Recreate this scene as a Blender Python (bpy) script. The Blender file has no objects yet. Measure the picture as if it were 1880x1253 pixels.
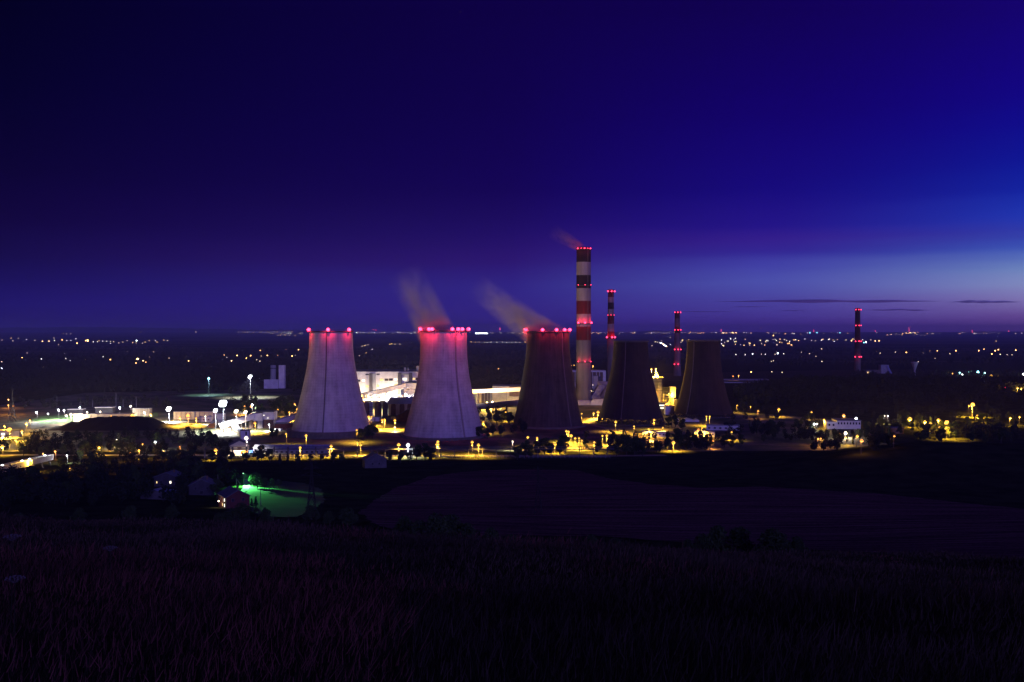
import bpy, bmesh, math, random
import numpy as np
from mathutils import Vector, Matrix, noise as mnoise

random.seed(7)
R = math.radians
SC = bpy.context.scene
COL = SC.collection
D = bpy.data

# ------------------------------------------------------------------ camera
EYE = 90.0
F = 1828.0                      # focal length in photo pixels (1880 wide)
HOR = 608.0                     # photo row of the eye-level horizon
PITCH = math.atan((626.5 - HOR) / F)
cam_d = D.cameras.new('camera')
cam_d.sensor_width = 36.0
cam_d.lens = 36.0 * F / 1880.0
cam_d.clip_start = 0.5
cam_d.clip_end = 120000.0
cam = D.objects.new('camera', cam_d)
cam.location = (0, 0, EYE)
cam.rotation_euler = (math.pi / 2 - PITCH, 0, 0)
COL.objects.link(cam)
SC.camera = cam

SC.view_settings.view_transform = 'Standard'
SC.view_settings.look = 'None'
SC.view_settings.exposure = 0.0
SC.view_settings.gamma = 1.0
SC.view_settings.use_curve_mapping = False
SC.cycles.use_denoising = True
SC.cycles.max_bounces = 5
SC.cycles.diffuse_bounces = 2
SC.cycles.glossy_bounces = 2
SC.cycles.volume_bounces = 0
SC.cycles.transparent_max_bounces = 8
SC.cycles.sample_clamp_indirect = 2.0
SC.cycles.use_light_tree = True
SC.cycles.caustics_reflective = False
SC.cycles.caustics_refractive = False
SC.cycles.volume_step_rate = 1.0
SC.cycles.volume_max_steps = 256


def s2l(c):
    c = c / 255.0
    return c / 12.92 if c <= 0.04045 else ((c + 0.055) / 1.055) ** 2.4


def rgb(r, g, b):
    return (s2l(r), s2l(g), s2l(b), 1.0)


# ------------------------------------------------------------------ sky (dusk world)
W = D.worlds.new('World')
SC.world = W
W.use_nodes = True
nt = W.node_tree
nt.nodes.clear()


def N(t, tree=None, **kw):
    n = (tree or nt).nodes.new(t)
    for k, v in kw.items():
        setattr(n, k, v)
    return n


def L(a, b, tree=None):
    (tree or nt).links.new(a, b)


def M(op, a, b=None, c=None, tree=None):
    n = N('ShaderNodeMath', tree, operation=op)
    for i, v in enumerate((a, b, c)):
        if v is None:
            continue
        if isinstance(v, (int, float)):
            n.inputs[i].default_value = v
        else:
            L(v, n.inputs[i], tree)
    return n.outputs[0]


tc = N('ShaderNodeTexCoord')
sep = N('ShaderNodeSeparateXYZ')
L(tc.outputs['Generated'], sep.inputs[0])
sx, sy, sz = sep.outputs
az = M('ARCTAN2', sx, sy)
hl = M('SQRT', M('ADD', M('MULTIPLY', sx, sx), M('MULTIPLY', sy, sy)))
v = M('DIVIDE', sz, M('MAXIMUM', hl, 0.02))
# long thin wisps
cx = N('ShaderNodeCombineXYZ')
L(M('MULTIPLY', az, 3.0), cx.inputs[0])
L(M('MULTIPLY', v, 55.0), cx.inputs[1])
nz = N('ShaderNodeTexNoise')
nz.inputs['Scale'].default_value = 1.0
nz.inputs['Detail'].default_value = 3.0
L(cx.outputs[0], nz.inputs['Vector'])
wis = M('MULTIPLY', M('SUBTRACT', nz.outputs['Fac'], 0.5), 0.016)
vv = M('ADD', v, M('MULTIPLY', wis, M('MULTIPLY', M('GREATER_THAN', v, 0.0), 1.0)))
vn = M('MULTIPLY', vv, 1.0 / 0.40)


def ramp(stops):
    r = N('ShaderNodeValToRGB')
    r.color_ramp.interpolation = 'LINEAR'
    els = r.color_ramp.elements
    pts = sorted(((HOR - y) / F * k / 0.40, c) for y, k, c in stops)
    els[0].position, els[0].color = max(0, pts[0][0]), rgb(*pts[0][1])
    els[1].position, els[1].color = min(1, pts[-1][0]), rgb(*pts[-1][1])
    for p, c in pts[1:-1]:
        e = els.new(min(1, max(0, p)))
        e.color = rgb(*c)
    L(vn, r.inputs[0])
    return r.outputs[0]


def col(k, *st):
    return ramp([(y, k, c) for y, c in st])


ka, kb, kc = math.cos(R(27.2)), 1.0, math.cos(R(14.1))
s_left = col(ka, (608, (30, 16, 100)), (590, (27, 16, 98)), (560, (25, 15, 104)), (520, (20, 10, 90)), (470, (14, 4, 70)), (400, (9, 0, 56)),
             (300, (5, 0, 46)), (150, (2, 0, 38)), (0, (1, 0, 30)), (-100, (1, 0, 28)))
s_mid = col(kb, (608, (48, 28, 132)), (580, (48, 32, 136)), (530, (45, 34, 135)), (480, (40, 16, 112)), (430, (24, 4, 98)), (350, (15, 0, 84)),
            (200, (13, 0, 75)), (0, (12, 0, 66)), (-100, (11, 0, 60)))
s_midr = col(kc, (608, (76, 48, 150)), (590, (76, 54, 156)), (560, (76, 68, 164)), (520, (78, 84, 178)), (490, (66, 66, 170)), (465, (50, 40, 152)), (440, (46, 26, 142)), (410, (32, 16, 136)),
             (350, (19, 6, 124)), (200, (16, 0, 104)), (0, (15, 0, 80)), (-100, (14, 0, 72)))
s_right = col(ka, (608, (112, 68, 154)), (585, (118, 84, 164)), (550, (136, 126, 190)), (520, (136, 146, 200)), (490, (114, 138, 196)),
              (455, (62, 88, 186)), (425, (42, 64, 180)), (400, (30, 54, 178)), (350, (16, 34, 160)), (300, (12, 22, 150)), (230, (13, 10, 140)), (150, (17, 3, 128)), (0, (20, 2, 106)), (-100, (24, 0, 106)))
s_glow = col(ka, (608, (190, 120, 120)), (570, (210, 170, 160)), (520, (190, 190, 200)), (450, (120, 150, 215)), (350, (60, 96, 205)), (200, (30, 50, 180)), (0, (26, 20, 150)), (-100, (26, 14, 130)))


def mix(f, a, b):
    m = N('ShaderNodeMix', data_type='RGBA')
    L(f, m.inputs[0])
    L(a, m.inputs[6])
    L(b, m.inputs[7])
    return m.outputs[2]


def span(a0, a1):
    mr = N('ShaderNodeMapRange', interpolation_type='LINEAR')
    L(az, mr.inputs[0])
    mr.inputs[1].default_value = R(a0)
    mr.inputs[2].default_value = R(a1)
    return mr.outputs[0]


c1 = mix(span(-27.2, 0), s_left, s_mid)
c2 = mix(span(0, 14.1), c1, s_midr)
c3 = mix(M('POWER', span(14.1, 27.2), 1.5), c2, s_right)
c4 = mix(span(27.2, 60), c3, s_glow)
c5 = mix(span(75, 140), c4, s_left)
# dusky violet veil over the afterglow
e1 = M('DIVIDE', M('SUBTRACT', vv, 0.088), 0.010)
e2 = M('POWER', 2.718, M('MULTIPLY', M('MULTIPLY', e1, e1), -1.0))
n2_ = N('ShaderNodeTexNoise')
n2_.inputs['Scale'].default_value = 0.45
L(cx.outputs[0], n2_.inputs['Vector'])
veil = M('MULTIPLY', M('MULTIPLY', e2, M('MINIMUM', M('MAXIMUM', M('MULTIPLY', M('ADD', az, .05), 3.0), 0.0), 1.0)), M('MULTIPLY', n2_.outputs['Fac'], 0.5))
vcol = N('ShaderNodeRGB')
vcol.outputs[0].default_value = rgb(62, 30, 136)
c5 = mix(veil, c5, vcol.outputs[0])
# faint stars
vo = N('ShaderNodeTexVoronoi', feature='F1')
vo.inputs['Scale'].default_value = 60.0
L(tc.outputs['Generated'], vo.inputs['Vector'])
star = M('MULTIPLY', M('LESS_THAN', vo.outputs['Distance'], 0.022), 0.10)
wn = N('ShaderNodeTexWhiteNoise')
L(vo.outputs['Position'], wn.inputs['Vector'])
star = M('MULTIPLY', star, M('MULTIPLY', M('GREATER_THAN', wn.outputs['Value'], 0.93), M('GREATER_THAN', v, 0.06)))
ad = N('ShaderNodeMix', data_type='RGBA', blend_type='ADD')
ad.inputs[0].default_value = 1.0
L(c5, ad.inputs[6])
L(star, ad.inputs[7])
bg = N('ShaderNodeBackground')
bg.inputs['Strength'].default_value = 1.0
L(ad.outputs[2], bg.inputs['Color'])
wo = N('ShaderNodeOutputWorld')
L(bg.outputs[0], wo.inputs['Surface'])
W.cycles.sampling_method = 'MANUAL'
W.cycles.sample_map_resolution = 512

# ------------------------------------------------------------------ front fill (weak violet light added behind the camera to brighten the towers)
sun_d = D.lights.new('front_fill', 'SUN')
sun_d.energy = 1.15
sun_d.color = (0.25, 0.205, 1.0)
sun_d.angle = R(12)
sun = D.objects.new('front_fill', sun_d)
sun.rotation_euler = Vector((-0.30, 0.93, -0.25)).to_track_quat('-Z', 'Y').to_euler()
COL.objects.link(sun)


# ------------------------------------------------------------------ helpers
def tag(o, label=None, cat=None, group=None, kind=None):
    if label:
        o['label'] = label
    if cat:
        o['category'] = cat
    if group:
        o['group'] = group
    if kind:
        o['kind'] = kind
    return o


def empty(name, loc, rz=0.0, label=None, cat=None, group=None):
    o = D.objects.new(name, None)
    o.empty_display_size = 1.0
    COL.objects.link(o)
    o.location = loc
    o.rotation_euler = (0, 0, rz)
    return tag(o, label, cat, group)


class MB:
    """collects simple solids and links them as one mesh"""

    def __init__(s):
        s.v, s.f, s.m, s.cur = [], [], [], 0

    def slot(s, i):
        s.cur = i
        return s

    def add(s, vs, fs):
        b = len(s.v)
        s.v += [tuple(p) for p in vs]
        for f in fs:
            s.f.append([b + i for i in f])
            s.m.append(s.cur)
        return s

    def box(s, x0, x1, y0, y1, z0, z1):
        return s.add([(x0, y0, z0), (x1, y0, z0), (x1, y1, z0), (x0, y1, z0), (x0, y0, z1), (x1, y0, z1), (x1, y1, z1), (x0, y1, z1)],
                     [(3, 2, 1, 0), (4, 5, 6, 7), (0, 1, 5, 4), (1, 2, 6, 5), (2, 3, 7, 6), (3, 0, 4, 7)])

    def bar(s, a, b, w, h=None, up=(0, 0, 1)):
        a, b = Vector(a), Vector(b)
        h = h or w
        d = (b - a).normalized()
        u = Vector(up)
        if abs(d.dot(u)) > 0.98:
            u = Vector((0, 1, 0))
        sd = d.cross(u).normalized() * (w / 2)
        uu = sd.cross(d).normalized() * (h / 2)
        vs = []
        for p in (a, b):
            vs += [p - sd - uu, p + sd - uu, p + sd + uu, p - sd + uu]
        return s.add(vs, [(0, 1, 2, 3), (7, 6, 5, 4), (4, 5, 1, 0), (5, 6, 2, 1), (6, 7, 3, 2), (7, 4, 0, 3)])

    def tube(s, pts, rad, n=8, caps=True):
        pts = [Vector(p) for p in pts]
        if isinstance(rad, (int, float)):
            rad = [rad] * len(pts)
        vs = []
        for i, p in enumerate(pts):
            d = (pts[min(i + 1, len(pts) - 1)] - pts[max(i - 1, 0)]).normalized()
            u = Vector((0, 0, 1)) if abs(d.z) < 0.9 else Vector((0, 1, 0))
            a = d.cross(u).normalized()
            b = a.cross(d).normalized()
            vs += [p + (a * math.cos(2 * math.pi * k / n) + b * math.sin(2 * math.pi * k / n)) * rad[i] for k in range(n)]
        fs = []
        for i in range(len(pts) - 1):
            for k in range(n):
                k2 = (k + 1) % n
                fs.append((i * n + k, (i + 1) * n + k, (i + 1) * n + k2, i * n + k2))
        if caps:
            fs.append(tuple(range(n)))
            fs.append(tuple((len(pts) - 1) * n + k for k in range(n))[::-1])
        return s.add(vs, fs)

    def lathe(s, prof, n=32, c=(0, 0, 0)):
        vs, fs = [], []
        for r, z in prof:
            vs += [(c[0] + r * math.cos(2 * math.pi * k / n), c[1] + r * math.sin(2 * math.pi * k / n), c[2] + z) for k in range(n)]
        for i in range(len(prof) - 1):
            for k in range(n):
                k2 = (k + 1) % n
                fs.append((i * n + k, i * n + k2, (i + 1) * n + k2, (i + 1) * n + k))
        return s.add(vs, fs)

    def ball(s, c, r, n=10, m=6, sq=1.0):
        prof = [(max(1e-3, r * math.sin(math.pi * i / m)), -r * sq * math.cos(math.pi * i / m)) for i in range(m + 1)]
        return s.lathe(prof, n, c)

    def prism(s, poly, y0, y1):
        n = len(poly)
        vs = [(x, y0, z) for x, z in poly] + [(x, y1, z) for x, z in poly]
        fs = [tuple(range(n)), tuple(range(2 * n - 1, n - 1, -1))]
        fs += [(i, n + i, n + (i + 1) % n, (i + 1) % n) for i in range(n)]
        return s.add(vs, fs)

    def mesh(s, name, mats, smooth=False):
        me = D.meshes.new(name)
        me.from_pydata(s.v, [], s.f)
        for m in (mats if isinstance(mats, (list, tuple)) else [mats]):
            me.materials.append(m)
        if len(set(s.m)) > 1 or s.cur:
            me.polygons.foreach_set('material_index', s.m)
        if smooth:
            me.polygons.foreach_set('use_smooth', [True] * len(me.polygons))
        me.update()
        return me

    def build(s, name, mats, parent=None, smooth=False, loc=None):
        o = D.objects.new(name, s.mesh(name, mats, smooth))
        COL.objects.link(o)
        if parent:
            o.parent = parent
        if loc:
            o.location = loc
        return o


def mesh_obj(name, me, parent=None, loc=None, scale=None, rz=None):
    o = D.objects.new(name, me)
    COL.objects.link(o)
    if parent:
        o.parent = parent
    if loc:
        o.location = loc
    if scale:
        o.scale = scale
    if rz is not None:
        o.rotation_euler = (0, 0, rz)
    return o


def np_mesh(name, V, faces, mats, mi=None, smooth=False):
    me = D.meshes.new(name)
    V = np.asarray(V, np.float32)
    faces = np.asarray(faces, np.int32)
    k = faces.shape[1]
    me.vertices.add(len(V))
    me.vertices.foreach_set('co', V.ravel())
    me.loops.add(faces.size)
    me.loops.foreach_set('vertex_index', faces.ravel())
    me.polygons.add(len(faces))
    me.polygons.foreach_set('loop_start', np.arange(0, faces.size, k, dtype=np.int32))
    for m in (mats if isinstance(mats, (list, tuple)) else [mats]):
        me.materials.append(m)
    if mi is not None:
        me.polygons.foreach_set('material_index', np.asarray(mi, np.int32))
    if smooth:
        me.polygons.foreach_set('use_smooth', np.ones(len(faces), bool))
    me.update(calc_edges=True)
    me.validate()
    return me


# ------------------------------------------------------------------ materials
MATS = {}


def mat(name, c, rough=0.85, c2=None, scale=0.3, stretch=(1, 1, 1), bump=0.0, metal=0.0, detail=5.0, lo=0.38, hi=0.62, spec=0.3):
    if name in MATS:
        return MATS[name]
    m = D.materials.new(name)
    m.use_nodes = True
    t = m.node_tree
    b = t.nodes['Principled BSDF']
    b.inputs['Roughness'].default_value = rough
    b.inputs['Metallic'].default_value = metal
    b.inputs['Specular IOR Level'].default_value = spec
    c = tuple(c) + (1,)
    if c2 is None:
        c2 = tuple(x * 0.72 for x in c[:3])
    tcn = N('ShaderNodeTexCoord', t)
    mp = N('ShaderNodeMapping', t)
    mp.inputs['Scale'].default_value = stretch
    L(tcn.outputs['Object'], mp.inputs[0], t)
    no = N('ShaderNodeTexNoise', t)
    no.inputs['Scale'].default_value = scale
    no.inputs['Detail'].default_value = detail
    no.inputs['Roughness'].default_value = 0.62
    L(mp.outputs[0], no.inputs['Vector'], t)
    rp = N('ShaderNodeValToRGB', t)
    rp.color_ramp.elements[0].position = lo
    rp.color_ramp.elements[0].color = tuple(c2[:3]) + (1,)
    rp.color_ramp.elements[1].position = hi
    rp.color_ramp.elements[1].color = c
    L(no.outputs['Fac'], rp.inputs[0], t)
    L(rp.outputs[0], b.inputs['Base Color'], t)
    if bump:
        bp = N('ShaderNodeBump', t)
        bp.inputs['Strength'].default_value = bump
        L(no.outputs['Fac'], bp.inputs['Height'], t)
        L(bp.outputs[0], b.inputs['Normal'], t)
    MATS[name] = m
    return m


def glow(name, c, strength, sampled=False):
    if name in MATS:
        return MATS[name]
    m = D.materials.new(name)
    m.use_nodes = True
    b = m.node_tree.nodes['Principled BSDF']
    b.inputs['Base Color'].default_value = (0.02, 0.02, 0.02, 1)
    b.inputs['Emission Color'].default_value = tuple(c) + (1,)
    b.inputs['Emission Strength'].default_value = strength
    m.cycles.emission_sampling = 'AUTO' if sampled else 'NONE'
    MATS[name] = m
    return m


def concrete(name, c, dark, ring=0.35, streak=0.5):
    """board-marked shell concrete: casting lifts, vertical rain streaks, patches"""
    m = D.materials.new(name)
    m.use_nodes = True
    t = m.node_tree
    b = t.nodes['Principled BSDF']
    b.inputs['Roughness'].default_value = 0.9
    b.inputs['Specular IOR Level'].default_value = 0.2
    tcn = N('ShaderNodeTexCoord', t)
    sp = N('ShaderNodeSeparateXYZ', t)
    L(tcn.outputs['Object'], sp.inputs[0], t)
    ang = M('ARCTAN2', sp.outputs[0], sp.outputs[1], tree=t)
    cb = N('ShaderNodeCombineXYZ', t)
    L(M('MULTIPLY', M('SINE', ang, tree=t), 14.0, tree=t), cb.inputs[0], t)
    L(M('MULTIPLY', M('COSINE', ang, tree=t), 14.0, tree=t), cb.inputs[1], t)
    L(M('MULTIPLY', sp.outputs[2], 0.035, tree=t), cb.inputs[2], t)
    n1 = N('ShaderNodeTexNoise', t)
    n1.inputs['Scale'].default_value = 1.1
    n1.inputs['Detail'].default_value = 6.0
    L(cb.outputs[0], n1.inputs['Vector'], t)
    n2 = N('ShaderNodeTexNoise', t)
    n2.inputs['Scale'].default_value = 0.11
    n2.inputs['Detail'].default_value = 8.0
    n2.inputs['Roughness'].default_value = 0.65
    L(tcn.outputs['Object'], n2.inputs['Vector'], t)
    lift = M('FRACT', M('MULTIPLY', sp.outputs[2], 0.42, tree=t), tree=t)
    line = M('MULTIPLY', M('LESS_THAN', lift, 0.10, tree=t), ring * 0.35, tree=t)
    f = M('ADD', M('MULTIPLY', M('SUBTRACT', n1.outputs['Fac'], 0.5, tree=t), streak * 2.2, tree=t),
          M('MULTIPLY', M('SUBTRACT', n2.outputs['Fac'], 0.5, tree=t), 1.3, tree=t), tree=t)
    f = M('SUBTRACT', M('ADD', f, 0.62, tree=t), line, tree=t)
    rp = N('ShaderNodeValToRGB', t)
    rp.color_ramp.elements[0].position = 0.0
    rp.color_ramp.elements[0].color = tuple(dark) + (1,)
    rp.color_ramp.elements[1].position = 1.0
    rp.color_ramp.elements[1].color = tuple(c) + (1,)
    L(f, rp.inputs[0], t)
    L(rp.outputs[0], b.inputs['Base Color'], t)
    MATS[name] = m
    return m


m_white = mat('white_render', (0.72, 0.68, 0.66), c2=(0.58, 0.54, 0.52), scale=0.12)
m_cream = mat('cream_panel', (0.55, 0.50, 0.38), c2=(0.42, 0.37, 0.27), scale=0.15)
m_grey = mat('grey_cladding', (0.34, 0.34, 0.36), c2=(0.25, 0.25, 0.27), scale=0.3, stretch=(3, 3, 0.3))
m_dkgrey = mat('dark_cladding', (0.11, 0.10, 0.11), c2=(0.07, 0.065, 0.07), scale=0.4)
m_brown = mat('brown_brick', (0.17, 0.105, 0.075), c2=(0.11, 0.065, 0.045), scale=0.5)
m_redbrick = mat('red_brick', (0.12, 0.035, 0.032), c2=(0.08, 0.024, 0.022), scale=0.8)
m_duct = mat('duct_metal', (0.42, 0.40, 0.42), c2=(0.30, 0.28, 0.30), rough=0.5, scale=0.2)
m_roof = mat('roof_felt', (0.12, 0.125, 0.15), c2=(0.085, 0.09, 0.11), scale=0.3)
m_roofblue = mat('sheet_roof', (0.24, 0.27, 0.42), c2=(0.18, 0.20, 0.33), rough=0.5, scale=0.2, stretch=(4, .3, 1))
m_steel = mat('dark_steel', (0.07, 0.07, 0.08), rough=0.6)
m_galv = mat('galvanised_steel', (0.35, 0.35, 0.36), rough=0.5)
m_window = mat('dark_glass', (0.03, 0.03, 0.04), rough=0.15, spec=0.5)
m_coal = mat('coal', (0.009, 0.0085, 0.009), c2=(0.004, 0.004, 0.004), scale=0.6, bump=0.6)
m_leaf = mat('leaf_green', (0.040, 0.062, 0.018), c2=(0.022, 0.036, 0.011), scale=0.35, detail=2)
m_leaf2 = mat('leaf_dark', (0.014, 0.020, 0.009), c2=(0.008, 0.012, 0.005), scale=0.35, detail=2)
m_bark = mat('bark', (0.05, 0.038, 0.028), scale=2.0)
m_asphalt = mat('asphalt', (0.085, 0.08, 0.075), c2=(0.055, 0.05, 0.048), scale=0.2)
m_path = mat('gravel_path', (0.34, 0.31, 0.27), c2=(0.22, 0.20, 0.17), scale=0.6)
m_wood = mat('weathered_wood', (0.20, 0.17, 0.14), scale=1.0)
m_pylon = mat('rusted_lattice', (0.022, 0.018, 0.018), rough=.9)
m_blue = mat('blue_steel', (0.03, 0.10, 0.42), scale=0.5)
m_teal = mat('teal_steel', (0.05, 0.32, 0.27), scale=0.5)
m_orange = mat('orange_steel', (0.5, 0.17, 0.03), scale=0.5)
m_bandred = mat('red_paint', (0.14, 0.007, 0.010), c2=(0.085, 0.005, 0.007), scale=0.2, stretch=(1, 1, .2))
m_banddark = mat('dark_red_paint', (0.020, 0.005, 0.006), c2=(0.010, 0.003, 0.004), scale=0.2, stretch=(1, 1, .2))  # darker red, used for the uppermost red bands
m_bandwhite = mat('white_paint', (0.29, 0.24, 0.25), c2=(0.21, 0.17, 0.18), scale=0.15, stretch=(1, 1, .12))
m_shaft = mat('shaft_concrete', (0.17, 0.14, 0.14), c2=(0.11, 0.09, 0.09), scale=0.15, stretch=(1, 1, .12))
m_shaftdark = mat('sooty_concrete', (0.16, 0.14, 0.14), c2=(0.09, 0.08, 0.08), scale=0.2, stretch=(1, 1, .1))
m_shaftblack = mat('soot_black', (0.020, 0.014, 0.016), c2=(0.012, 0.010, 0.010), scale=0.2)
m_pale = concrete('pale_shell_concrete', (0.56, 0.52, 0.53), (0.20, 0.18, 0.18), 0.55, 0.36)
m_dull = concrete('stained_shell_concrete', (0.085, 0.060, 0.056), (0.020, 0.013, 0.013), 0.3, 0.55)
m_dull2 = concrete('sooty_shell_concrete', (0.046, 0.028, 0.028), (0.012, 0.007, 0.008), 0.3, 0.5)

LC = {'y': (1.0, 0.52, 0.05), 'o': (1.0, 0.38, 0.08), 'w': (0.92, 0.96, 1.0), 'g': (0.13, 1.0, 0.22), 'r': (1.0, 0.02, 0.06), 'c': (0.45, 0.9, 1.0),
      'p': (1.0, 0.80, 0.55)}
GL = {k: glow('lamp_glow_' + n, c, st) for k, n, c, st in (
    ('y', 'sodium', (1.0, 0.46, 0.06), 3.2), ('o', 'amber', (1.0, 0.33, 0.06), 3.2), ('w', 'white', (0.92, 0.96, 1.0), 9.0), ('g', 'mercury', (0.5, 1.0, 0.65), 3.0),
    ('r', 'beacon_red', (1.0, 0.03, 0.09), 9.0), ('c', 'cyan', (0.35, 0.9, 1.0), 6.0), ('p', 'pale', (1.0, 0.80, 0.55), 7.0))}
FAR = {k: glow('far_glow_' + n, c, st * 2.0) for k, n, c, st in (
    ('y', 'sodium', (1.0, 0.55, 0.16), 3.6), ('o', 'amber', (1.0, 0.45, 0.14), 6.0), ('w', 'white', (1.0, 0.88, 0.85), 3.6), ('W', 'bright_white', (0.85, 0.92, 1.0), 8.0),
    ('r', 'red', (1.0, 0.06, 0.12), 4.0), ('c', 'cyan', (0.25, 0.85, 1.0), 5.0), ('p', 'pale', (1.0, 0.72, 0.5), 2.6), ('O', 'bright_amber', (1.0, 0.6, 0.2), 12.0))}
m_litwin = glow('lit_window', (1.0, 0.66, 0.25), 1.6)
m_litwin2 = glow('lit_window_white', (1.0, 0.9, 0.7), 2.2)
m_litwin3 = glow('lit_window_blue', (0.5, 0.75, 1.0), 1.3)

# ------------------------------------------------------------------ terrain
KY = [-2000, -300, 0, 10, 60, 75, 100, 150, 200, 250, 300, 350, 420, 500, 600, 680, 740, 10000, 14000, 22000, 30000]
KZ = [60, 84, 88.3, 86.3, 77, 73.6, 66, 54, 44.5, 36.5, 30, 25, 19, 13, 7, 2, 0, 0, 15, 60, 62]


def sstep(x, a, b):
    t = np.clip((np.asarray(x, float) - a) / (b - a), 0, 1)
    return t * t * (3 - 2 * t)


def terr(X, Y):
    X = np.asarray(X, float)
    Y = np.asarray(Y, float)
    z = np.interp(Y, KY, KZ)
    near = np.clip(1 - np.abs(Y - 50) / 120, 0, 1)
    z = z - 0.037 * np.clip(X, -60, 60) * np.clip(near * 1.6, 0, 1)
    z = z + 0.25 * near * np.sin(X * 0.35 + 1.1) * np.cos(Y * 0.21 + 0.5) + 0.35 * near * np.sin(X * 0.09 + Y * 0.06)
    z = z + 15 * sstep(X, 105, 260) * np.exp(-((Y - 600) / 85) ** 2)                       # meadow ridge on the right
    z = z + 17 * sstep(X, 285, 400) * np.exp(-((Y - 1340) / 110) ** 2)                     # wooded rise behind it
    z = z + 1.5 * np.sin(X * 0.021) * np.sin(Y * 0.017) * sstep(Y, 150, 250) * (1 - sstep(Y, 560, 660))
    return z


def tz(x, y):
    return float(terr(x, y))


def pt(px, py, Y):
    """point seen at a photo pixel, at distance Y along the view"""
    cp, sp_ = math.cos(PITCH), math.sin(PITCH)
    dy = (py - 626.5)
    d = Vector(((px - 940), F * cp - dy * sp_, -F * sp_ - dy * cp))
    return Vector((0, 0, EYE)) + d * (Y / d.y)


_Ys = np.concatenate([np.arange(6, 200, 0.5), np.arange(200, 1500, 1.5), np.geomspace(1500, 28000, 2500)])


def ground(px, py, y_min=6.0):
    d = pt(px, py, 1.0) - Vector((0, 0, EYE))
    ys = _Ys[_Ys >= y_min]
    g = terr(d.x * ys, ys)
    hit = np.nonzero(EYE + d.z * ys <= g)[0]
    Y = float(ys[hit[0]]) if len(hit) else 26000.0
    return Vector((d.x * Y, Y, tz(d.x * Y, Y)))


ys = np.concatenate([np.linspace(-1500, -20, 16), np.arange(-18, 130, 1.5), np.arange(130, 1600, 8.0), np.geomspace(1600, 28000, 90)])
us = np.linspace(-1, 1, 241)
us = np.sign(us) * np.abs(us) ** 1.15
UU, YY = np.meshgrid(us, ys)
XX = UU * (0.95 * np.maximum(np.abs(YY), 0) + 160)
ZZ = terr(XX, YY)
V = np.stack([XX, YY, ZZ], -1).reshape(-1, 3)
ny, nx = UU.shape
ii = np.arange((ny - 1) * (nx - 1))
r_, c_ = ii // (nx - 1), ii % (nx - 1)
a_ = r_ * nx + c_
FF = np.stack([a_, a_ + 1, a_ + nx + 1, a_ + nx], -1)


def ground_material():
    m = D.materials.new('ground_cover')
    m.use_nodes = True
    t = m.node_tree
    b = t.nodes['Principled BSDF']
    b.inputs['Roughness'].default_value = 1.0
    b.inputs['Specular IOR Level'].default_value = 0.0
    tcn = N('ShaderNodeTexCoord', t)

    def noise(sc, det, st=(1, 1, 1)):
        mp = N('ShaderNodeMapping', t)
        mp.inputs['Scale'].default_value = st
        L(tcn.outputs['Object'], mp.inputs[0], t)
        n = N('ShaderNodeTexNoise', t)
        n.inputs['Scale'].default_value = sc
        n.inputs['Detail'].default_value = det
        L(mp.outputs[0], n.inputs['Vector'], t)
        return n.outputs['Fac']

    rp = N('ShaderNodeValToRGB', t)
    e = rp.color_ramp.elements
    e[0].position, e[0].color = 0.35, (0.016, 0.018, 0.008, 1)
    e[1].position, e[1].color = 0.65, (0.045, 0.048, 0.020, 1)
    L(noise(0.08, 8), rp.inputs[0], t)
    # far parcels of woodland, stubble and meadow
    vo_ = N('ShaderNodeTexVoronoi', t)
    vo_.inputs['Scale'].default_value = 0.0016
    mp = N('ShaderNodeMapping', t)
    mp.inputs['Scale'].default_value = (0.55, 1, 1)
    L(tcn.outputs['Object'], mp.inputs[0], t)
    L(mp.outputs[0], vo_.inputs['Vector'], t)
    sp2 = N('ShaderNodeSeparateColor', t)
    L(vo_.outputs['Color'], sp2.inputs[0], t)
    rq = N('ShaderNodeValToRGB', t)
    q = rq.color_ramp.elements
    q[0].position, q[0].color = 0.55, (0.014, 0.017, 0.010, 1)
    q[1].position, q[1].color = 0.9, (0.07, 0.06, 0.045, 1)
    L(sp2.outputs[0], rq.inputs[0], t)
    sy_ = N('ShaderNodeSeparateXYZ', t)
    L(tcn.outputs['Object'], sy_.inputs[0], t)
    far = N('ShaderNodeMapRange', t)
    L(sy_.outputs[1], far.inputs[0], t)
    far.inputs[1].default_value = 1500
    far.inputs[2].default_value = 2200
    mx = N('ShaderNodeMix', t, data_type='RGBA')
    L(far.outputs[0], mx.inputs[0], t)
    L(rp.outputs[0], mx.inputs[6], t)
    L(rq.outputs[0], mx.inputs[7], t)
    L(mx.outputs[2], b.inputs['Base Color'], t)
    return m


g_obj = mesh_obj('ground', np_mesh('ground', V, FF, ground_material(), smooth=True))
tag(g_obj, kind='structure')


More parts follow.
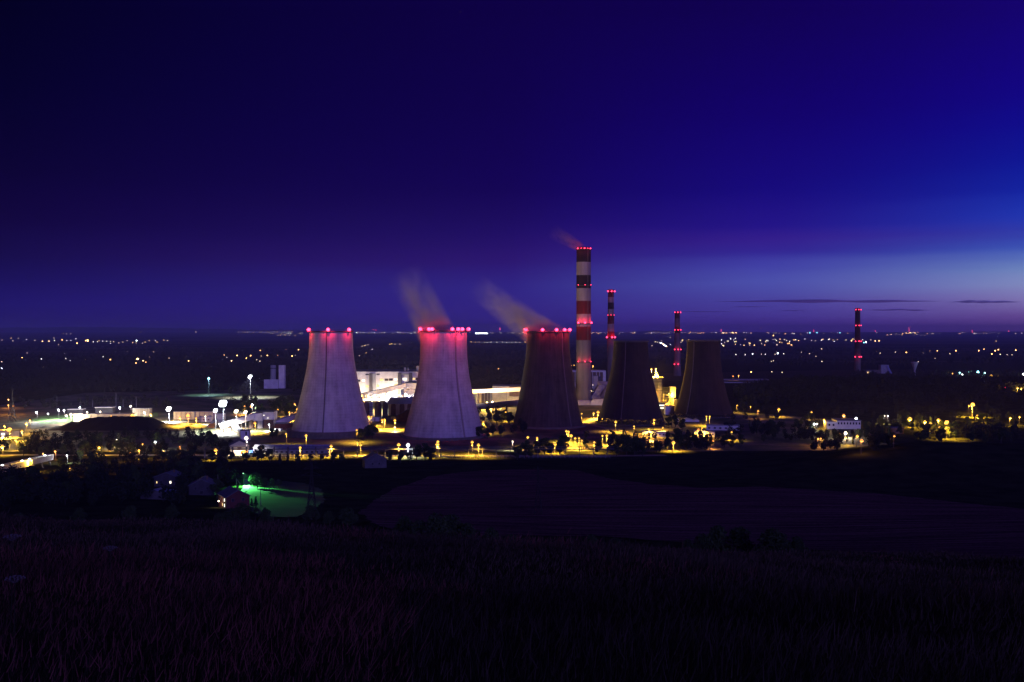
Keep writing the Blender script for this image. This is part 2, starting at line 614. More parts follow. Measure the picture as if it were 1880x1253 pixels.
def sheet(name, outline, material, lift=0.06, cell=8.0, kind='structure', label=None, cat=None):
    """a sheet draped over the terrain inside a polygon of (x, y)"""
    P = np.array(outline, float)
    bm = bmesh.new()
    vs = [bm.verts.new((x, y, 0)) for x, y in outline]
    bm.faces.new(vs)
    x0, y0 = P.min(0)
    x1, y1 = P.max(0)
    for k in np.arange(x0 + cell, x1, cell):
        bmesh.ops.bisect_plane(bm, geom=bm.verts[:] + bm.edges[:] + bm.faces[:], plane_co=(k, 0, 0), plane_no=(1, 0, 0))
    for k in np.arange(y0 + cell, y1, cell):
        bmesh.ops.bisect_plane(bm, geom=bm.verts[:] + bm.edges[:] + bm.faces[:], plane_co=(0, k, 0), plane_no=(0, 1, 0))
    for v_ in bm.verts:
        v_.co.z = tz(v_.co.x, v_.co.y) + lift
    bmesh.ops.recalc_face_normals(bm, faces=bm.faces[:])
    me = D.meshes.new(name)
    bm.to_mesh(me)
    bm.free()
    if me.polygons and me.polygons[0].normal.z < 0:
        me.flip_normals()
    me.materials.append(material)
    o = mesh_obj(name, me)
    tag(o, label, cat, kind=kind)
    return o


def ribbon(name, pts, w, material, lift=0.08):
    out_l, out_r = [], []
    V_, F_ = [], []
    pts = [Vector((p[0], p[1], 0)) for p in pts]
    fine = []
    for a, b in zip(pts, pts[1:]):
        n = max(1, int((b - a).length / 5))
        fine += [a.lerp(b, i / n) for i in range(n)]
    fine.append(pts[-1])
    for i, p in enumerate(fine):
        d = (fine[min(i + 1, len(fine) - 1)] - fine[max(0, i - 1)]).normalized()
        s_ = Vector((-d.y, d.x, 0))
        for k in (-1, 0, 1):
            q_ = p + s_ * k * w / 2
            V_.append((q_.x, q_.y, tz(q_.x, q_.y) + lift))
    for i in range(len(fine) - 1):
        for k in (0, 1):
            F_.append((i * 3 + k, i * 3 + k + 1, (i + 1) * 3 + k + 1, (i + 1) * 3 + k))
    me = np_mesh(name, V_, F_, material)
    if me.polygons[0].normal.z < 0:
        me.flip_normals()
    return tag(mesh_obj(name, me), kind='structure')


# stubble field below the near slope
def stubble():
    m = D.materials.new('stubble_rows')
    m.use_nodes = True
    t = m.node_tree
    b = t.nodes['Principled BSDF']
    b.inputs['Roughness'].default_value = 1.0
    b.inputs['Specular IOR Level'].default_value = 0.0
    tcn = N('ShaderNodeTexCoord', t)
    mp = N('ShaderNodeMapping', t)
    mp.inputs['Rotation'].default_value = (0, 0, R(-20))
    mp.inputs['Scale'].default_value = (0.02, 0.38, 1)
    L(tcn.outputs['Object'], mp.inputs[0], t)
    n = N('ShaderNodeTexNoise', t)
    n.inputs['Scale'].default_value = 1.0
    n.inputs['Detail'].default_value = 5
    L(mp.outputs[0], n.inputs['Vector'], t)
    n2 = N('ShaderNodeTexNoise', t)
    n2.inputs['Scale'].default_value = 0.9
    n2.inputs['Detail'].default_value = 4
    L(tcn.outputs['Object'], n2.inputs['Vector'], t)
    f = M('ADD', M('MULTIPLY', n.outputs['Fac'], 0.65, tree=t), M('MULTIPLY', n2.outputs['Fac'], 0.35, tree=t), tree=t)
    rp = N('ShaderNodeValToRGB', t)
    e = rp.color_ramp.elements
    e[0].position, e[0].color = 0.40, (0.060, 0.030, 0.028, 1)
    e[1].position, e[1].color = 0.62, (0.23, 0.115, 0.105, 1)
    L(f, rp.inputs[0], t)
    L(rp.outputs[0], b.inputs['Base Color'], t)
    return m


fo = [(660, 942), (682, 922), (720, 898), (790, 876), (860, 866), (940, 862), (1060, 864), (1120, 880), (1200, 890), (1290, 897), (1400, 895), (1500, 900),
      (1600, 906), (1700, 916), (1800, 928), (1990, 945), (2000, 1040), (1500, 1010), (1100, 985), (760, 985), (690, 965)]
fr_ = random.Random(3)
fp = [ground(x, y, 120).xy for x, y in fo]
ragged = []
for a_v, b_v in zip(fp, fp[1:] + fp[:1]):
    n_ = max(2, int((b_v - a_v).length / 4))
    for i in range(n_):
        q_ = a_v.lerp(b_v, i / n_)
        ragged.append((q_.x + fr_.uniform(-1.1, 1.1), q_.y + fr_.uniform(-1.6, 1.6)))
sheet('field', ragged, stubble(), 0.12, 10)

# plant yard, lit lawns and roads
sheet('yard', [(-430, 742), (-60, 742), (160, 742), (300, 742), (330, 1010), (200, 1160), (230, 1560), (-330, 1560), (-620, 1450), (-620, 900)],
      mat('yard_ground', (0.14, 0.115, 0.075), c2=(0.035, 0.045, 0.016), scale=0.03, detail=8, lo=0.44, hi=0.60), 0.05, 25)
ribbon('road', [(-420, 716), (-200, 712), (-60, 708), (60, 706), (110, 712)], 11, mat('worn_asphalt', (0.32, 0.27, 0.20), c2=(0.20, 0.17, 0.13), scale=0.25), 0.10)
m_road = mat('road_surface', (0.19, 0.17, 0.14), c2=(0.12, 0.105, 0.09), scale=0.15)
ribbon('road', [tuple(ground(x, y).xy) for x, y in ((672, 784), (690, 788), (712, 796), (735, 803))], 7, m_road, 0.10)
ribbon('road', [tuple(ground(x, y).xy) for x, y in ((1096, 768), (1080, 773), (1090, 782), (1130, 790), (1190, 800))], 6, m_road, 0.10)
ribbon('road', [tuple(ground(x, y).xy) for x, y in ((30, 812), (85, 806), (140, 800))], 9, m_road, 0.10)
lw = random.Random(8)
lo_ = [ground(x, y).xy for x, y in ((452, 889), (480, 884), (520, 884), (560, 888), (592, 900), (596, 918), (575, 938), (540, 950), (495, 950), (462, 940), (448, 920))]
lawn = []
for a_v, b_v in zip(lo_, lo_[1:] + lo_[:1]):
    n_ = max(2, int((b_v - a_v).length / 2.5))
    for i in range(n_):
        q_ = a_v.lerp(b_v, i / n_)
        lawn.append((q_.x + lw.uniform(-.9, .9), q_.y + lw.uniform(-1.4, 1.4)))
sheet('lawn', lawn, mat('mown_lawn', (.034, .062, .017), c2=(.007, .015, .004), scale=.30, stretch=(.25, 1.8, 1), lo=.40, hi=.60), 0.07, 6)
ribbon('path', [tuple(ground(x, y).xy) for x, y in ((455, 880), (454, 890), (450, 900), (440, 906))], 3.0, m_path, 0.10)

# ------------------------------------------------------------------ trees
rng = np.random.default_rng(5)


def leaf_cloud(blobs, n, size, seed):
    """n leaf sprays spread through a set of ellipsoid clumps"""
    g = np.random.default_rng(seed)
    w = np.array([b[3] * b[3] for b in blobs])
    idx = g.choice(len(blobs), n, p=w / w.sum())
    B = np.array(blobs)[idx]
    d = g.normal(size=(n, 3))
    d /= np.linalg.norm(d, axis=1)[:, None]
    rr = 0.55 + 0.5 * g.random(n) ** 0.7
    C = B[:, :3] + d * (rr * B[:, 3])[:, None] * np.stack([np.ones(n), np.ones(n), B[:, 4]], -1)
    a = g.normal(size=(n, 3))
    a /= np.linalg.norm(a, axis=1)[:, None]
    b = np.cross(a, g.normal(size=(n, 3)))
    b /= np.linalg.norm(b, axis=1)[:, None]
    s_ = size * (0.6 + 0.8 * g.random(n))[:, None]
    Vx = np.stack([C - a * s_, C + b * s_ * 0.55, C + a * s_, C - b * s_ * 0.55], 1).reshape(-1, 3)
    return Vx, np.arange(4 * n).reshape(-1, 4)


def tree_proto(kind, seed, leafmat):
    g = random.Random(seed)
    t = MB()
    blobs = []
    if kind == 'round':
        H = 12
        t.tube([(0, 0, -0.5), (0.1, 0, 2.5), (0.0, 0.15, 6), (0.1, 0, 9)], [0.38, 0.28, 0.18, 0.06], 7)
        for i in range(13):
            a, h = g.uniform(0, 6.28), g.uniform(3.6, 10.6)
            r = g.uniform(0.8, 3.5) * (1 - abs(h - 6.6) / 7.5)
            blobs.append((math.cos(a) * r, math.sin(a) * r, h, g.uniform(1.1, 2.1), 0.85))
            if i < 7:
                t.tube([(0, 0, h * 0.55), (math.cos(a) * r * .6, math.sin(a) * r * .6, h * 0.85), (math.cos(a) * r, math.sin(a) * r, h)], [0.12, 0.08, 0.03], 5)
    elif kind == 'tall':
        t.tube([(0, 0, -0.5), (0.1, 0, 4), (0.0, 0.1, 9), (0, 0, 14)], [0.34, 0.25, 0.16, 0.04], 7)
        for i in range(14):
            h = 3.0 + i * 0.92
            a = g.uniform(0, 6.28)
            r = g.uniform(0.1, 1.2)
            blobs.append((math.cos(a) * r, math.sin(a) * r, h, g.uniform(0.8, 1.5) * (1.1 - 0.5 * abs(i - 5) / 9), 1.2))
            t.tube([(0, 0, h - 1.2), (math.cos(a) * r, math.sin(a) * r, h)], [0.08, 0.03], 5)
    elif kind == 'conifer':
        t.tube([(0, 0, -0.5), (0, 0, 6), (0, 0, 11.5)], [0.26, 0.16, 0.03], 7)
        for i in range(11):
            h = 1.6 + i * 0.92
            for k in range(3):
                a = g.uniform(0, 6.28)
                r = (1 - i / 11.5) * 1.7 * g.uniform(0.4, 0.95)
                blobs.append((math.cos(a) * r, math.sin(a) * r, h, 0.55 + 0.75 * (1 - i / 11), 0.6))
    else:                      # bush
        t.tube([(0, 0, -0.3), (0.2, 0, 1.0), (0.5, 0.2, 2.0)], [0.12, 0.08, 0.03], 5)
        t.tube([(0, 0, -0.3), (-0.3, 0.1, 1.0), (-0.7, 0.0, 1.9)], [0.10, 0.07, 0.03], 5)
        for i in range(10):
            a, h = g.uniform(0, 6.28), g.uniform(0.7, 3.2)
            r = g.uniform(0.3, 2.2) * (1.05 - h / 4.6)
            blobs.append((math.cos(a) * r, math.sin(a) * r, h, g.uniform(0.6, 1.1), 0.85))
    nleaf = {'round': 1900, 'tall': 1500, 'conifer': 1500, 'bush': 1400}[kind]
    size = {'round': 0.42, 'tall': 0.36, 'conifer': 0.34, 'bush': 0.20}[kind]
    Vx, Fx = leaf_cloud(blobs, nleaf, size, seed)
    return np_mesh('crown', Vx, Fx, leafmat), t.mesh('trunk', m_bark)


PROTO = {'round': [tree_proto('round', s, m_leaf) for s in (1, 2, 3)], 'tall': [tree_proto('tall', s, m_leaf) for s in (4, 5)],
         'conifer': [tree_proto('conifer', s, m_leaf2) for s in (6, 7)], 'bush': [tree_proto('bush', s, m_leaf) for s in (8, 9)]}
TREES = []


def tree(kind, x, y, h, label, group=None, wide=1.0, name=None):
    crown, trunk = random.choice(PROTO[kind])
    H0 = {'round': 12.3, 'tall': 16.5, 'conifer': 12.2, 'bush': 4.1}[kind]
    s_ = h / H0
    root = empty(name or {'round': 'broadleaf_tree', 'tall': 'poplar_tree', 'conifer': 'conifer_tree', 'bush': 'bush'}[kind],
                 (x, y, tz(x, y)), random.uniform(0, 6.28), label, 'bush' if kind == 'bush' else 'tree', group)
    root.scale = (s_ * wide, s_ * wide, s_)
    mesh_obj('trunk' if kind != 'bush' else 'stem', trunk, root)
    mesh_obj('crown', crown, root)
    TREES.append(root)
    return root


# ------------------------------------------------------------------ lamps
LAMPMESH = {}
LIGHTS = []
K_LAMP = 8.5
K_RED = 2.4


def lamp_meshes(hgt, c, r):
    key = (round(hgt, 1), c, round(r, 2))
    if key not in LAMPMESH:
        p = MB()
        p.lathe([(0.14, 0), (0.10, hgt * .5), (0.07, hgt + .05)], 6)
        p.tube([(0, 0, hgt), (0, -0.5, hgt + 0.35), (0, -1.0, hgt + 0.42)], 0.06, 5)
        h = MB()
        h.lathe([(0.05, r * .75), (r * .7, r * .55), (r * 1.06, r * .30), (r * 1.06, r * .2)], 10, (0, -1.0, hgt))
        e = MB()
        e.ball((0, -1.0, hgt), r, 10, 6, 0.8)
        LAMPMESH[key] = (p.mesh('pole', m_dkgrey), h.mesh('hood', m_steel), e.mesh('lens', GL[c], True))
    return LAMPMESH[key]


def light_at(parent, loc, c, power, size=0.35, down=False):
    ld = D.lights.new('bulb', 'SPOT' if down else 'POINT')
    if down:
        ld.spot_size = R(156)
        ld.spot_blend = 0.5
    ld.energy = power * (K_RED if c == 'r' else K_LAMP)
    ld.color = LC[c]
    ld.shadow_soft_size = size
    o = D.objects.new('bulb', ld)
    COL.objects.link(o)
    o.parent = parent
    o.location = loc
    return o


def lamp(px, py, c='y', power=6000, hgt=9.0, r=0.75, label=None, group=None, Y=None, name='street_lamp', cat='street lamp'):
    """street lamp whose head shows at a photo position; its foot stands on the terrain"""
    if Y is None:
        d = pt(px, py, 1.0) - Vector((0, 0, EYE))
        yy = _Ys[_Ys > 300]
        g = terr(d.x * yy, yy) + hgt
        hit = np.nonzero(EYE + d.z * yy <= g)[0]
        Y = float(yy[hit[0]])
    p = pt(px, py, Y)
    z0 = tz(p.x, p.y)
    hh = round(max(3.0, p.z - z0), 1)
    r *= 1.3
    root = empty(name, (p.x, p.y + 1.0, z0), 0, label, cat, group)
    a, b, e = lamp_meshes(hh, c, r)
    mesh_obj('pole', a, root)
    o = mesh_obj('hood', b, root)
    mesh_obj('lens', e, root)
    if power:
        light_at(root, (0, -1.0, hh - r * 0.8 - 0.5), c, power * (.48 if px < 330 else (1.6 if px < 1345 else .45)), down=330 <= px < 1500)
    LIGHTS.append((root, px, py, c))
    return root


def mast(px, py, Y, c, power, r, label, n=4, name='floodlight_mast', down=True):
    """tall mast with a cluster of floodlights"""
    p = pt(px, py, Y)
    z0 = tz(p.x, p.y)
    h = p.z - z0
    root = empty(name, (p.x, p.y, z0), 0, label, 'floodlight')
    r *= .8
    MB().lathe([(0.4, 0), (0.25, h * .5), (0.16, h - r)], 8).build('pole', m_steel, root)
    MB().box(-r * 1.1, r * 1.1, -0.12, 0.12, h - 0.1, h + 0.1).build('crossbar', m_galv, root)
    for k in range(n):
        a = (k + 0.5) / n * 2 - 1
        hd = MB().ball((a * r * .75, -r * .55, h + (r * .36 if k % 2 else -r * .36)), r * .66, 12, 8).build('floodlight', GL[c], root, True)
    lt = light_at(root, (0, -r * 1.9 - .4, h - r * .8), c, power, 0.8, down)
    if down:
        lt.data.spot_size = R(134)
    return root


def beacon(parent, loc, out, r=1.5, power=2500, red=1.0):
    """red aviation light on a bracket; part of the tower it sits on"""
    b = MB()
    b.lathe([(r * .5, -r * 1.5), (r * .6, -r * .85), (r * .3, -r * .8)], 8)
    h = b.build('beacon', m_steel, parent, loc=loc)
    MB().ball((0, 0, 0), r, 12, 8).build('lens', GL['r'], h, True)
    if power:
        lt = light_at(h, Vector(out) * (r + 0.8) + Vector((0, 0, 0.9)), 'r', power * red, 0.4, down=red > 1)
        if red > 1:
            lt.data.spot_size = R(150)
            lt.data.spot_blend = 0.9
            lt.rotation_euler = Vector((-out[0] * .75, -out[1] * .75, -.66)).to_track_quat('-Z', 'Y').to_euler()
    return h


# ------------------------------------------------------------------ cooling towers
def cooling_tower(px, Y, prof_px, material, label, seams, beacons, legs=0, basin=None, top_dark=None):
    """prof_px: (photo row, shell width in photo px); turned into real radii and heights at distance Y"""
    c = pt(px, HOR, Y)
    k = Y / F
    prof = sorted(((w / 2 * k, EYE - (y - HOR) * k) for y, w in prof_px), key=lambda a: a[1])
    prof = [(r, max(z, 0.0)) for r, z in prof]
    zt = prof[-1][1]
    zs = np.linspace(prof[0][1], zt, 40)
    zz_ = [p[1] for p in prof]
    rr_ = [p[0] for p in prof]
    rs = np.interp(zs, zz_, rr_)
    for _ in range(3):
        rs[1:-1] = (rs[:-2] + rs[1:-1] * 2 + rs[2:]) / 4
    root = empty('cooling_tower', (c.x, c.y, 0), 0, label, 'cooling tower', 'cooling towers of the power station')
    outer = list(zip(rs, zs))
    inner = [(r - 0.6, z) for r, z in reversed(outer)]
    MB().lathe([(float(r), float(z)) for r, z in outer + inner + outer[:1]], 96).build('shell', material, root, True)
    rt = float(rs[-1])
    MB().lathe([(rt + 0.003, zt - 1.3), (rt + .9, zt - 1.0), (rt + .9, zt + .02), (rt - .9, zt + .02), (rt - .9, zt - .6)], 96).build('rim', mat('rim_concrete', (0.10, 0.085, 0.085), scale=.4), root)
    rail = MB()
    rail.lathe([(rt + .82, zt + 1.0), (rt + .9, zt + 1.0), (rt + .9, zt + 1.1), (rt + .82, zt + 1.1), (rt + .82, zt + 1.0)], 64)
    for i in range(48):
        a = i / 48 * 6.2832
        rail.bar(((rt + .86) * math.cos(a), (rt + .86) * math.sin(a), zt), ((rt + .86) * math.cos(a), (rt + .86) * math.sin(a), zt + 1.05), .08)
    rail.build('railing', m_steel, root)
    for sxp, w, mt in seams:                      # ladder / downpipe running up the shell
        s_ = MB()
        for i in range(len(zs) - 1):
            a0 = math.asin(max(-1, min(1, sxp)))
            P = []
            for j in (i, i + 1):
                rr = float(rs[j]) + 0.25
                P.append((rr * math.sin(a0), -rr * math.cos(a0), float(zs[j])))
            s_.bar(P[0], P[1], w, 0.5, up=(math.sin(a0), -math.cos(a0), 0))
        s_.build('ladder', mt, root)
    for bx in beacons:
        a0 = math.asin(max(-1, min(1, (bx - px) * k / (rt + 1.2))))
        o = (math.sin(a0), -math.cos(a0), 0)
        beacon(root, (o[0] * (rt + 1.3), o[1] * (rt + 1.3), zt + 1.0), o, red=2.2)
    r0, z0 = float(rs[0]), float(zs[0])
    if legs:
        z1 = z0
        for i in range(legs):
            a = (i + .5) / legs * 6.2832
            for d in (-1, 1):
                a2 = a + d * 3.1416 / legs
                MB().bar((math.cos(a2) * (r0 + 1.3), math.sin(a2) * (r0 + 1.3), -0.5), (math.cos(a) * (r0 - .3), math.sin(a) * (r0 - .3), z1 + .3), .75).build('column', m_dull if legs else material, root)
        MB().lathe([(r0 + 3.2, -0.5), (r0 + 3.2, .8), (r0 + 2.6, .8), (r0 + 2.6, -.5)], 64).build('basin', mat('basin_concrete', (0.10, 0.085, 0.075), scale=.3), root)
    if basin:
        rb, zb = basin
        MB().lathe([(rb, -0.5), (rb, zb), (rb - .5, zb), (r0 - .7, zb + .1), (r0 - .7, -0.5)], 72).build('basin', mat('basin_wall', (0.15, 0.12, 0.105), c2=(.10, .08, .07), scale=.3), root)
        for i in range(40):
            a = i / 40 * 6.2832
            if math.sin(a) < 0.2:
                MB().bar(((rb + .2) * math.cos(a), (rb + .2) * math.sin(a), -.3), ((rb + .2) * math.cos(a), (rb + .2) * math.sin(a), zb), .5).build('pilaster', MATS['basin_wall'], root)
    return root, c, rt, zt


m_lad = mat('ladder_steel', (0.16, 0.12, 0.12), scale=1)
m_lad2 = mat('pale_duct', (0.30, 0.24, 0.24), scale=1)
T1 = cooling_tower(608, 866, [(608, 78), (644, 80), (668, 86), (692, 95), (716, 105.5), (740, 117), (764, 129.5), (785, 141), (797, 148)], m_pale,
                   'pale concrete cooling tower farthest left, three red lights on its rim', [(-0.03, .9, m_lad)], (571, 610, 644), basin=(38.5, 5.0))
T2 = cooling_tower(814.5, 850, [(607, 85.5), (628, 84.5), (658, 87), (687, 93), (716, 104), (744, 119), (773, 135), (795, 147), (800, 149)], m_pale,
                   'pale concrete cooling tower with faint steam, second from left', [(0.56, 1.3, m_lad2)], (774, 791, 797, 833, 843, 850, 861), basin=(36.5, 2.0))
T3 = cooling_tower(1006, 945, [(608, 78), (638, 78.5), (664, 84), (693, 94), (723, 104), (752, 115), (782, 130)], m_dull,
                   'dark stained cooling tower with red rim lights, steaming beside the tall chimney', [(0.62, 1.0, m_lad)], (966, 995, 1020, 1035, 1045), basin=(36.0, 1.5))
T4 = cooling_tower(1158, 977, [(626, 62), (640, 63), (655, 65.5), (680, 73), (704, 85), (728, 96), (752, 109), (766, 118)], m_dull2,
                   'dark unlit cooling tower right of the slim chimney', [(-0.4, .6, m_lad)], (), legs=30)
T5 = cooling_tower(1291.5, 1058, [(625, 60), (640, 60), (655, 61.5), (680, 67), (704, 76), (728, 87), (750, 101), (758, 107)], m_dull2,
                   'dark unlit cooling tower farthest right, on open legs', [(-0.7, .6, m_lad)], (), legs=30)


# ------------------------------------------------------------------ chimneys
def chimney(px, Y, rows, r_top, r_bot, label, plat, lights, br=0.8, power=1500):
    """rows: (photo row of the band's top, material)"""
    c = pt(px, HOR, Y)
    k = Y / F
    z = lambda y: EYE - (y - HOR) * k
    zt = z(rows[0][0])
    rad = lambda q: r_bot + (r_top - r_bot) * (q / zt) ** 0.8
    root = empty('chimney', (c.x, c.y, 0), 0, label, 'chimney')
    ms, mb = [], MB()
    for i, (y, m) in enumerate(rows):
        if m not in ms:
            ms.append(m)
        mb.slot(ms.index(m))
        a, b = z(y), (z(rows[i + 1][0]) if i + 1 < len(rows) else -1.0)
        n = max(1, int((a - b) / 12))
        qs = [b + (a - b) * j / n for j in range(n + 1)]
        mb.lathe([(rad(max(q, 0)), q) for q in qs], 40)
    mb.slot(ms.index(rows[0][1]))
    mb.lathe([(r_top, zt), (r_top * .8, zt + .01), (r_top * .78, zt - 8)], 40)
    mb.build('shaft', ms, root, True)
    for y in plat:
        q = z(y)
        rr = rad(q)
        p = MB()
        p.lathe([(rr - .1, q - .5), (rr + 1.5, q), (rr + 1.5, q + .2), (rr - .1, q + .2)], 32)
        p.lathe([(rr + 1.4, q + 1.2), (rr + 1.5, q + 1.2), (rr + 1.5, q + 1.32), (rr + 1.4, q + 1.32), (rr + 1.4, q + 1.2)], 32)
        for i in range(24):
            a = i / 24 * 6.2832
            p.bar(((rr + 1.45) * math.cos(a), (rr + 1.45) * math.sin(a), q), ((rr + 1.45) * math.cos(a), (rr + 1.45) * math.sin(a), q + 1.3), .1)
        p.build('platform', m_steel, root)
    for y, xs, big in lights:
        q = z(y)
        rr = rad(q) + 1.6
        for bx in xs:
            a0 = math.asin(max(-1, min(1, (bx - px) * k / rr)))
            o = (math.sin(a0), -math.cos(a0), 0)
            beacon(root, (o[0] * rr, o[1] * rr, q), o, br * big, power * big if big > .5 else 0)
    lad = MB()
    a0 = R(-60)
    lad.bar((math.cos(a0) * (rad(5) + .3), math.sin(a0) * (rad(5) + .3), 2), (math.cos(a0) * (r_top + .3), math.sin(a0) * (r_top + .3), zt), .5)
    lad.build('ladder', m_lad, root)
    return root


chimney(1071.5, 1285, [(455, m_banddark), (482, m_bandwhite), (506, m_banddark), (530, m_bandwhite), (553, m_bandred), (577, m_bandwhite), (600, m_bandred), (625, m_shaft)],
        9.3, 9.7, 'tallest chimney, thick red and white banded shaft, smoking', (459, 525, 595, 665),
        [(457.5, (1060, 1072, 1083), .85), (457.5, (1066, 1078), .5), (524, (1061, 1073, 1084), .5), (593, (1061, 1073, 1085), 1.25), (664, (1061, 1073, 1084), .55)], .95)
chimney(1121.5, 1700, [(532, m_banddark), (546, m_bandwhite), (556, m_banddark), (568, m_bandwhite), (579, m_bandred), (595, m_bandwhite), (609, m_bandred), (622, m_shaft), (662, m_lad), (663.5, m_shaft)],
        4.9, 7.6, 'slim red and white banded chimney between two dark cooling towers', (534, 579, 620),
        [(535.5, (1116, 1122, 1128), 1.0), (579, (1115.5, 1121, 1127), .5), (619.5, (1114, 1123, 1128.5), 1.3)], 1.1)
chimney(1243.5, 2000, [(572, m_shaftblack), (585, m_shaftdark), (600, m_shaftblack), (612, m_shaftdark)], 5.0, 7.4, 'thin grey chimney rising between the two unlit cooling towers',
        (575, 607, 642, 670), [(574, (1238.5, 1243.5, 1249), .85), (606, (1238.5, 1244, 1249.5), .85), (642, (1238, 1244, 1249.5), .85), (669, (1237.5, 1244), .85)], 1.1, 600)
chimney(1574.5, 2050, [(566, m_shaftblack), (640, mat('dark_brown_shaft', (.06, .045, .05))), (656, m_shaftdark)], 5.0, 6.4, 'lone black chimney far right, four tiers of red lights',
        (570, 599, 628, 656), [(569, (1570, 1574.5, 1580), .8), (598, (1570, 1575.5, 1580), .8), (627, (1569.5, 1575, 1580), .85), (655.5, (1569, 1575.5, 1580), .9)], 1.1, 500)


# ------------------------------------------------------------------ steam
def plume(a, b, r0, r1, density, colr, label, seed, name='steam_plume', lift=0.0):
    a, b = Vector(a), Vector(b)
    Ln = (b - a).length
    rings = 12
    t = MB()
    pts = []
    for i in range(rings + 1):
        u = i / rings
        pts.append((u * Ln, 0, lift * (u * u - u) * 1.0))
    t.tube(pts, [r0 + (r1 - r0) * (i / rings) ** .8 for i in range(rings + 1)], 20)
    m = D.materials.new(name)
    m.use_nodes = True
    n_ = m.node_tree
    n_.nodes.clear()
    o = N('ShaderNodeOutputMaterial', n_)
    pv = N('ShaderNodeVolumePrincipled', n_)
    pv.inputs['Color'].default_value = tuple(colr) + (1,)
    pv.inputs['Anisotropy'].default_value = 0.1
    tcn = N('ShaderNodeTexCoord', n_)
    sp = N('ShaderNodeSeparateXYZ', n_)
    L(tcn.outputs['Object'], sp.inputs[0], n_)
    u = M('DIVIDE', sp.outputs[0], Ln, tree=n_)
    uc = M('MINIMUM', M('MAXIMUM', u, 0.0, tree=n_), 1.0, tree=n_)
    zc = M('SUBTRACT', sp.outputs[2], M('MULTIPLY', M('SUBTRACT', M('MULTIPLY', uc, uc, tree=n_), uc, tree=n_), lift, tree=n_), tree=n_)
    rad = M('SQRT', M('ADD', M('MULTIPLY', sp.outputs[1], sp.outputs[1], tree=n_), M('MULTIPLY', zc, zc, tree=n_), tree=n_), tree=n_)
    rl = M('ADD', M('MULTIPLY', M('POWER', uc, .8, tree=n_), r1 - r0, tree=n_), r0, tree=n_)
    q = M('DIVIDE', rad, rl, tree=n_)
    fall = M('MAXIMUM', M('SUBTRACT', 1.0, M('MULTIPLY', q, q, tree=n_), tree=n_), 0.0, tree=n_)
    end = M('POWER', M('SUBTRACT', 1.0, uc, tree=n_), 1.5, tree=n_)
    mp = N('ShaderNodeMapping', n_)
    mp.inputs['Location'].default_value = (seed * 17.3, seed * 5.1, 0)
    mp.inputs['Scale'].default_value = (0.55, 1, 1)
    L(tcn.outputs['Object'], mp.inputs[0], n_)
    no = N('ShaderNodeTexNoise', n_)
    no.inputs['Scale'].default_value = 1.9 / max(r1, 4)
    no.inputs['Detail'].default_value = 5
    L(mp.outputs[0], no.inputs['Vector'], n_)
    nn = M('MAXIMUM', M('MULTIPLY', M('SUBTRACT', no.outputs['Fac'], 0.33, tree=n_), 2.6, tree=n_), 0.0, tree=n_)
    fall = M('MULTIPLY', fall, M('MINIMUM', M('MULTIPLY', uc, 7.0, tree=n_), 1.0, tree=n_), tree=n_)
    dens = M('MULTIPLY', M('MULTIPLY', M('MULTIPLY', fall, end, tree=n_), nn, tree=n_), density, tree=n_)
    L(dens, pv.inputs['Density'], n_)
    L(pv.outputs[0], o.inputs['Volume'], n_)
    ob = t.build(name, m)
    ob.location = a
    ob.rotation_euler = (b - a).to_track_quat('X', 'Z').to_euler()
    tag(ob, label, 'steam' if 'steam' in name else 'smoke')
    return ob


plume(pt(818, 645, 850), pt(738, 492, 850), 17, 17, .30, (.95, .88, .85), 'faint steam rising from the second cooling tower from left', 1)  # warm tint in the steam colour stands in for amber lamplight
plume(pt(1032, 638, 945), pt(868, 520, 945), 18, 14, .36, (.95, .86, .80), 'slanting steam plume blowing left from the dark cooling tower', 2, lift=6)  # steam itself is white; lamplight warmth is put into its colour
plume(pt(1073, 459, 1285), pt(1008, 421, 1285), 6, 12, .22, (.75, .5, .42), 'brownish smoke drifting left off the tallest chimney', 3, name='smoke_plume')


# ------------------------------------------------------------------ buildings
def win(parent, x0, x1, z0, z1, y, m=m_window, fr=0.12):
    w = MB().box(x0, x1, y - .10, y + .05, z0, z1).build('window', m_dkgrey, parent)
    MB().box(x0 + fr, x1 - fr, y - .14, y - .103, z0 + fr, z1 - fr).build('pane', m, w)


class Front:
    """local frame of a building seen square-on: metres from photo columns and rows at distance Y"""

    def __init__(s, name, px, Y, label, cat, py=None, rz=0.0):
        s.Y, s.px = Y, px
        s.k = Y / F
        c = pt(px, HOR, Y)
        s.z0 = tz(c.x, c.y)
        s.root = empty(name, (c.x, c.y, s.z0), rz, label, cat)

    def x(s, px):
        return (px - s.px) * s.k

    def z(s, py):
        return EYE - (py - HOR) * s.k - s.z0


# main turbine hall
b = Front('turbine_hall', 715, 1290, 'long white turbine hall between the two pale cooling towers', 'building')
zt = b.z(683)
MB().box(b.x(630), b.x(800), 0, 60, -1, zt).build('wall', m_white, b.root)
MB().box(b.x(629.6), b.x(800.4), -.4, 60.4, zt, zt + .7).build('roof', m_roof, b.root)
for x0, x1 in ((678.5, 690),):
    MB().box(b.x(x0), b.x(684), -3.5, -.003, b.z(722), b.z(685.5)).build('shaft', m_dkgrey, b.root)
    MB().box(b.x(684.4), b.x(x1), -3.3, -.003, b.z(722), b.z(686)).build('shaft', m_grey, b.root)
for x0, x1 in ((731, 737.5), (751, 757)):
    MB().box(b.x(x0), b.x(x1), -4.5, -.003, b.z(712), b.z(684.5)).build('shaft', m_dkgrey, b.root)
MB().box(b.x(737.4), b.x(751.1), -4.4, -1, b.z(688), b.z(685)).build('lintel', m_grey, b.root)
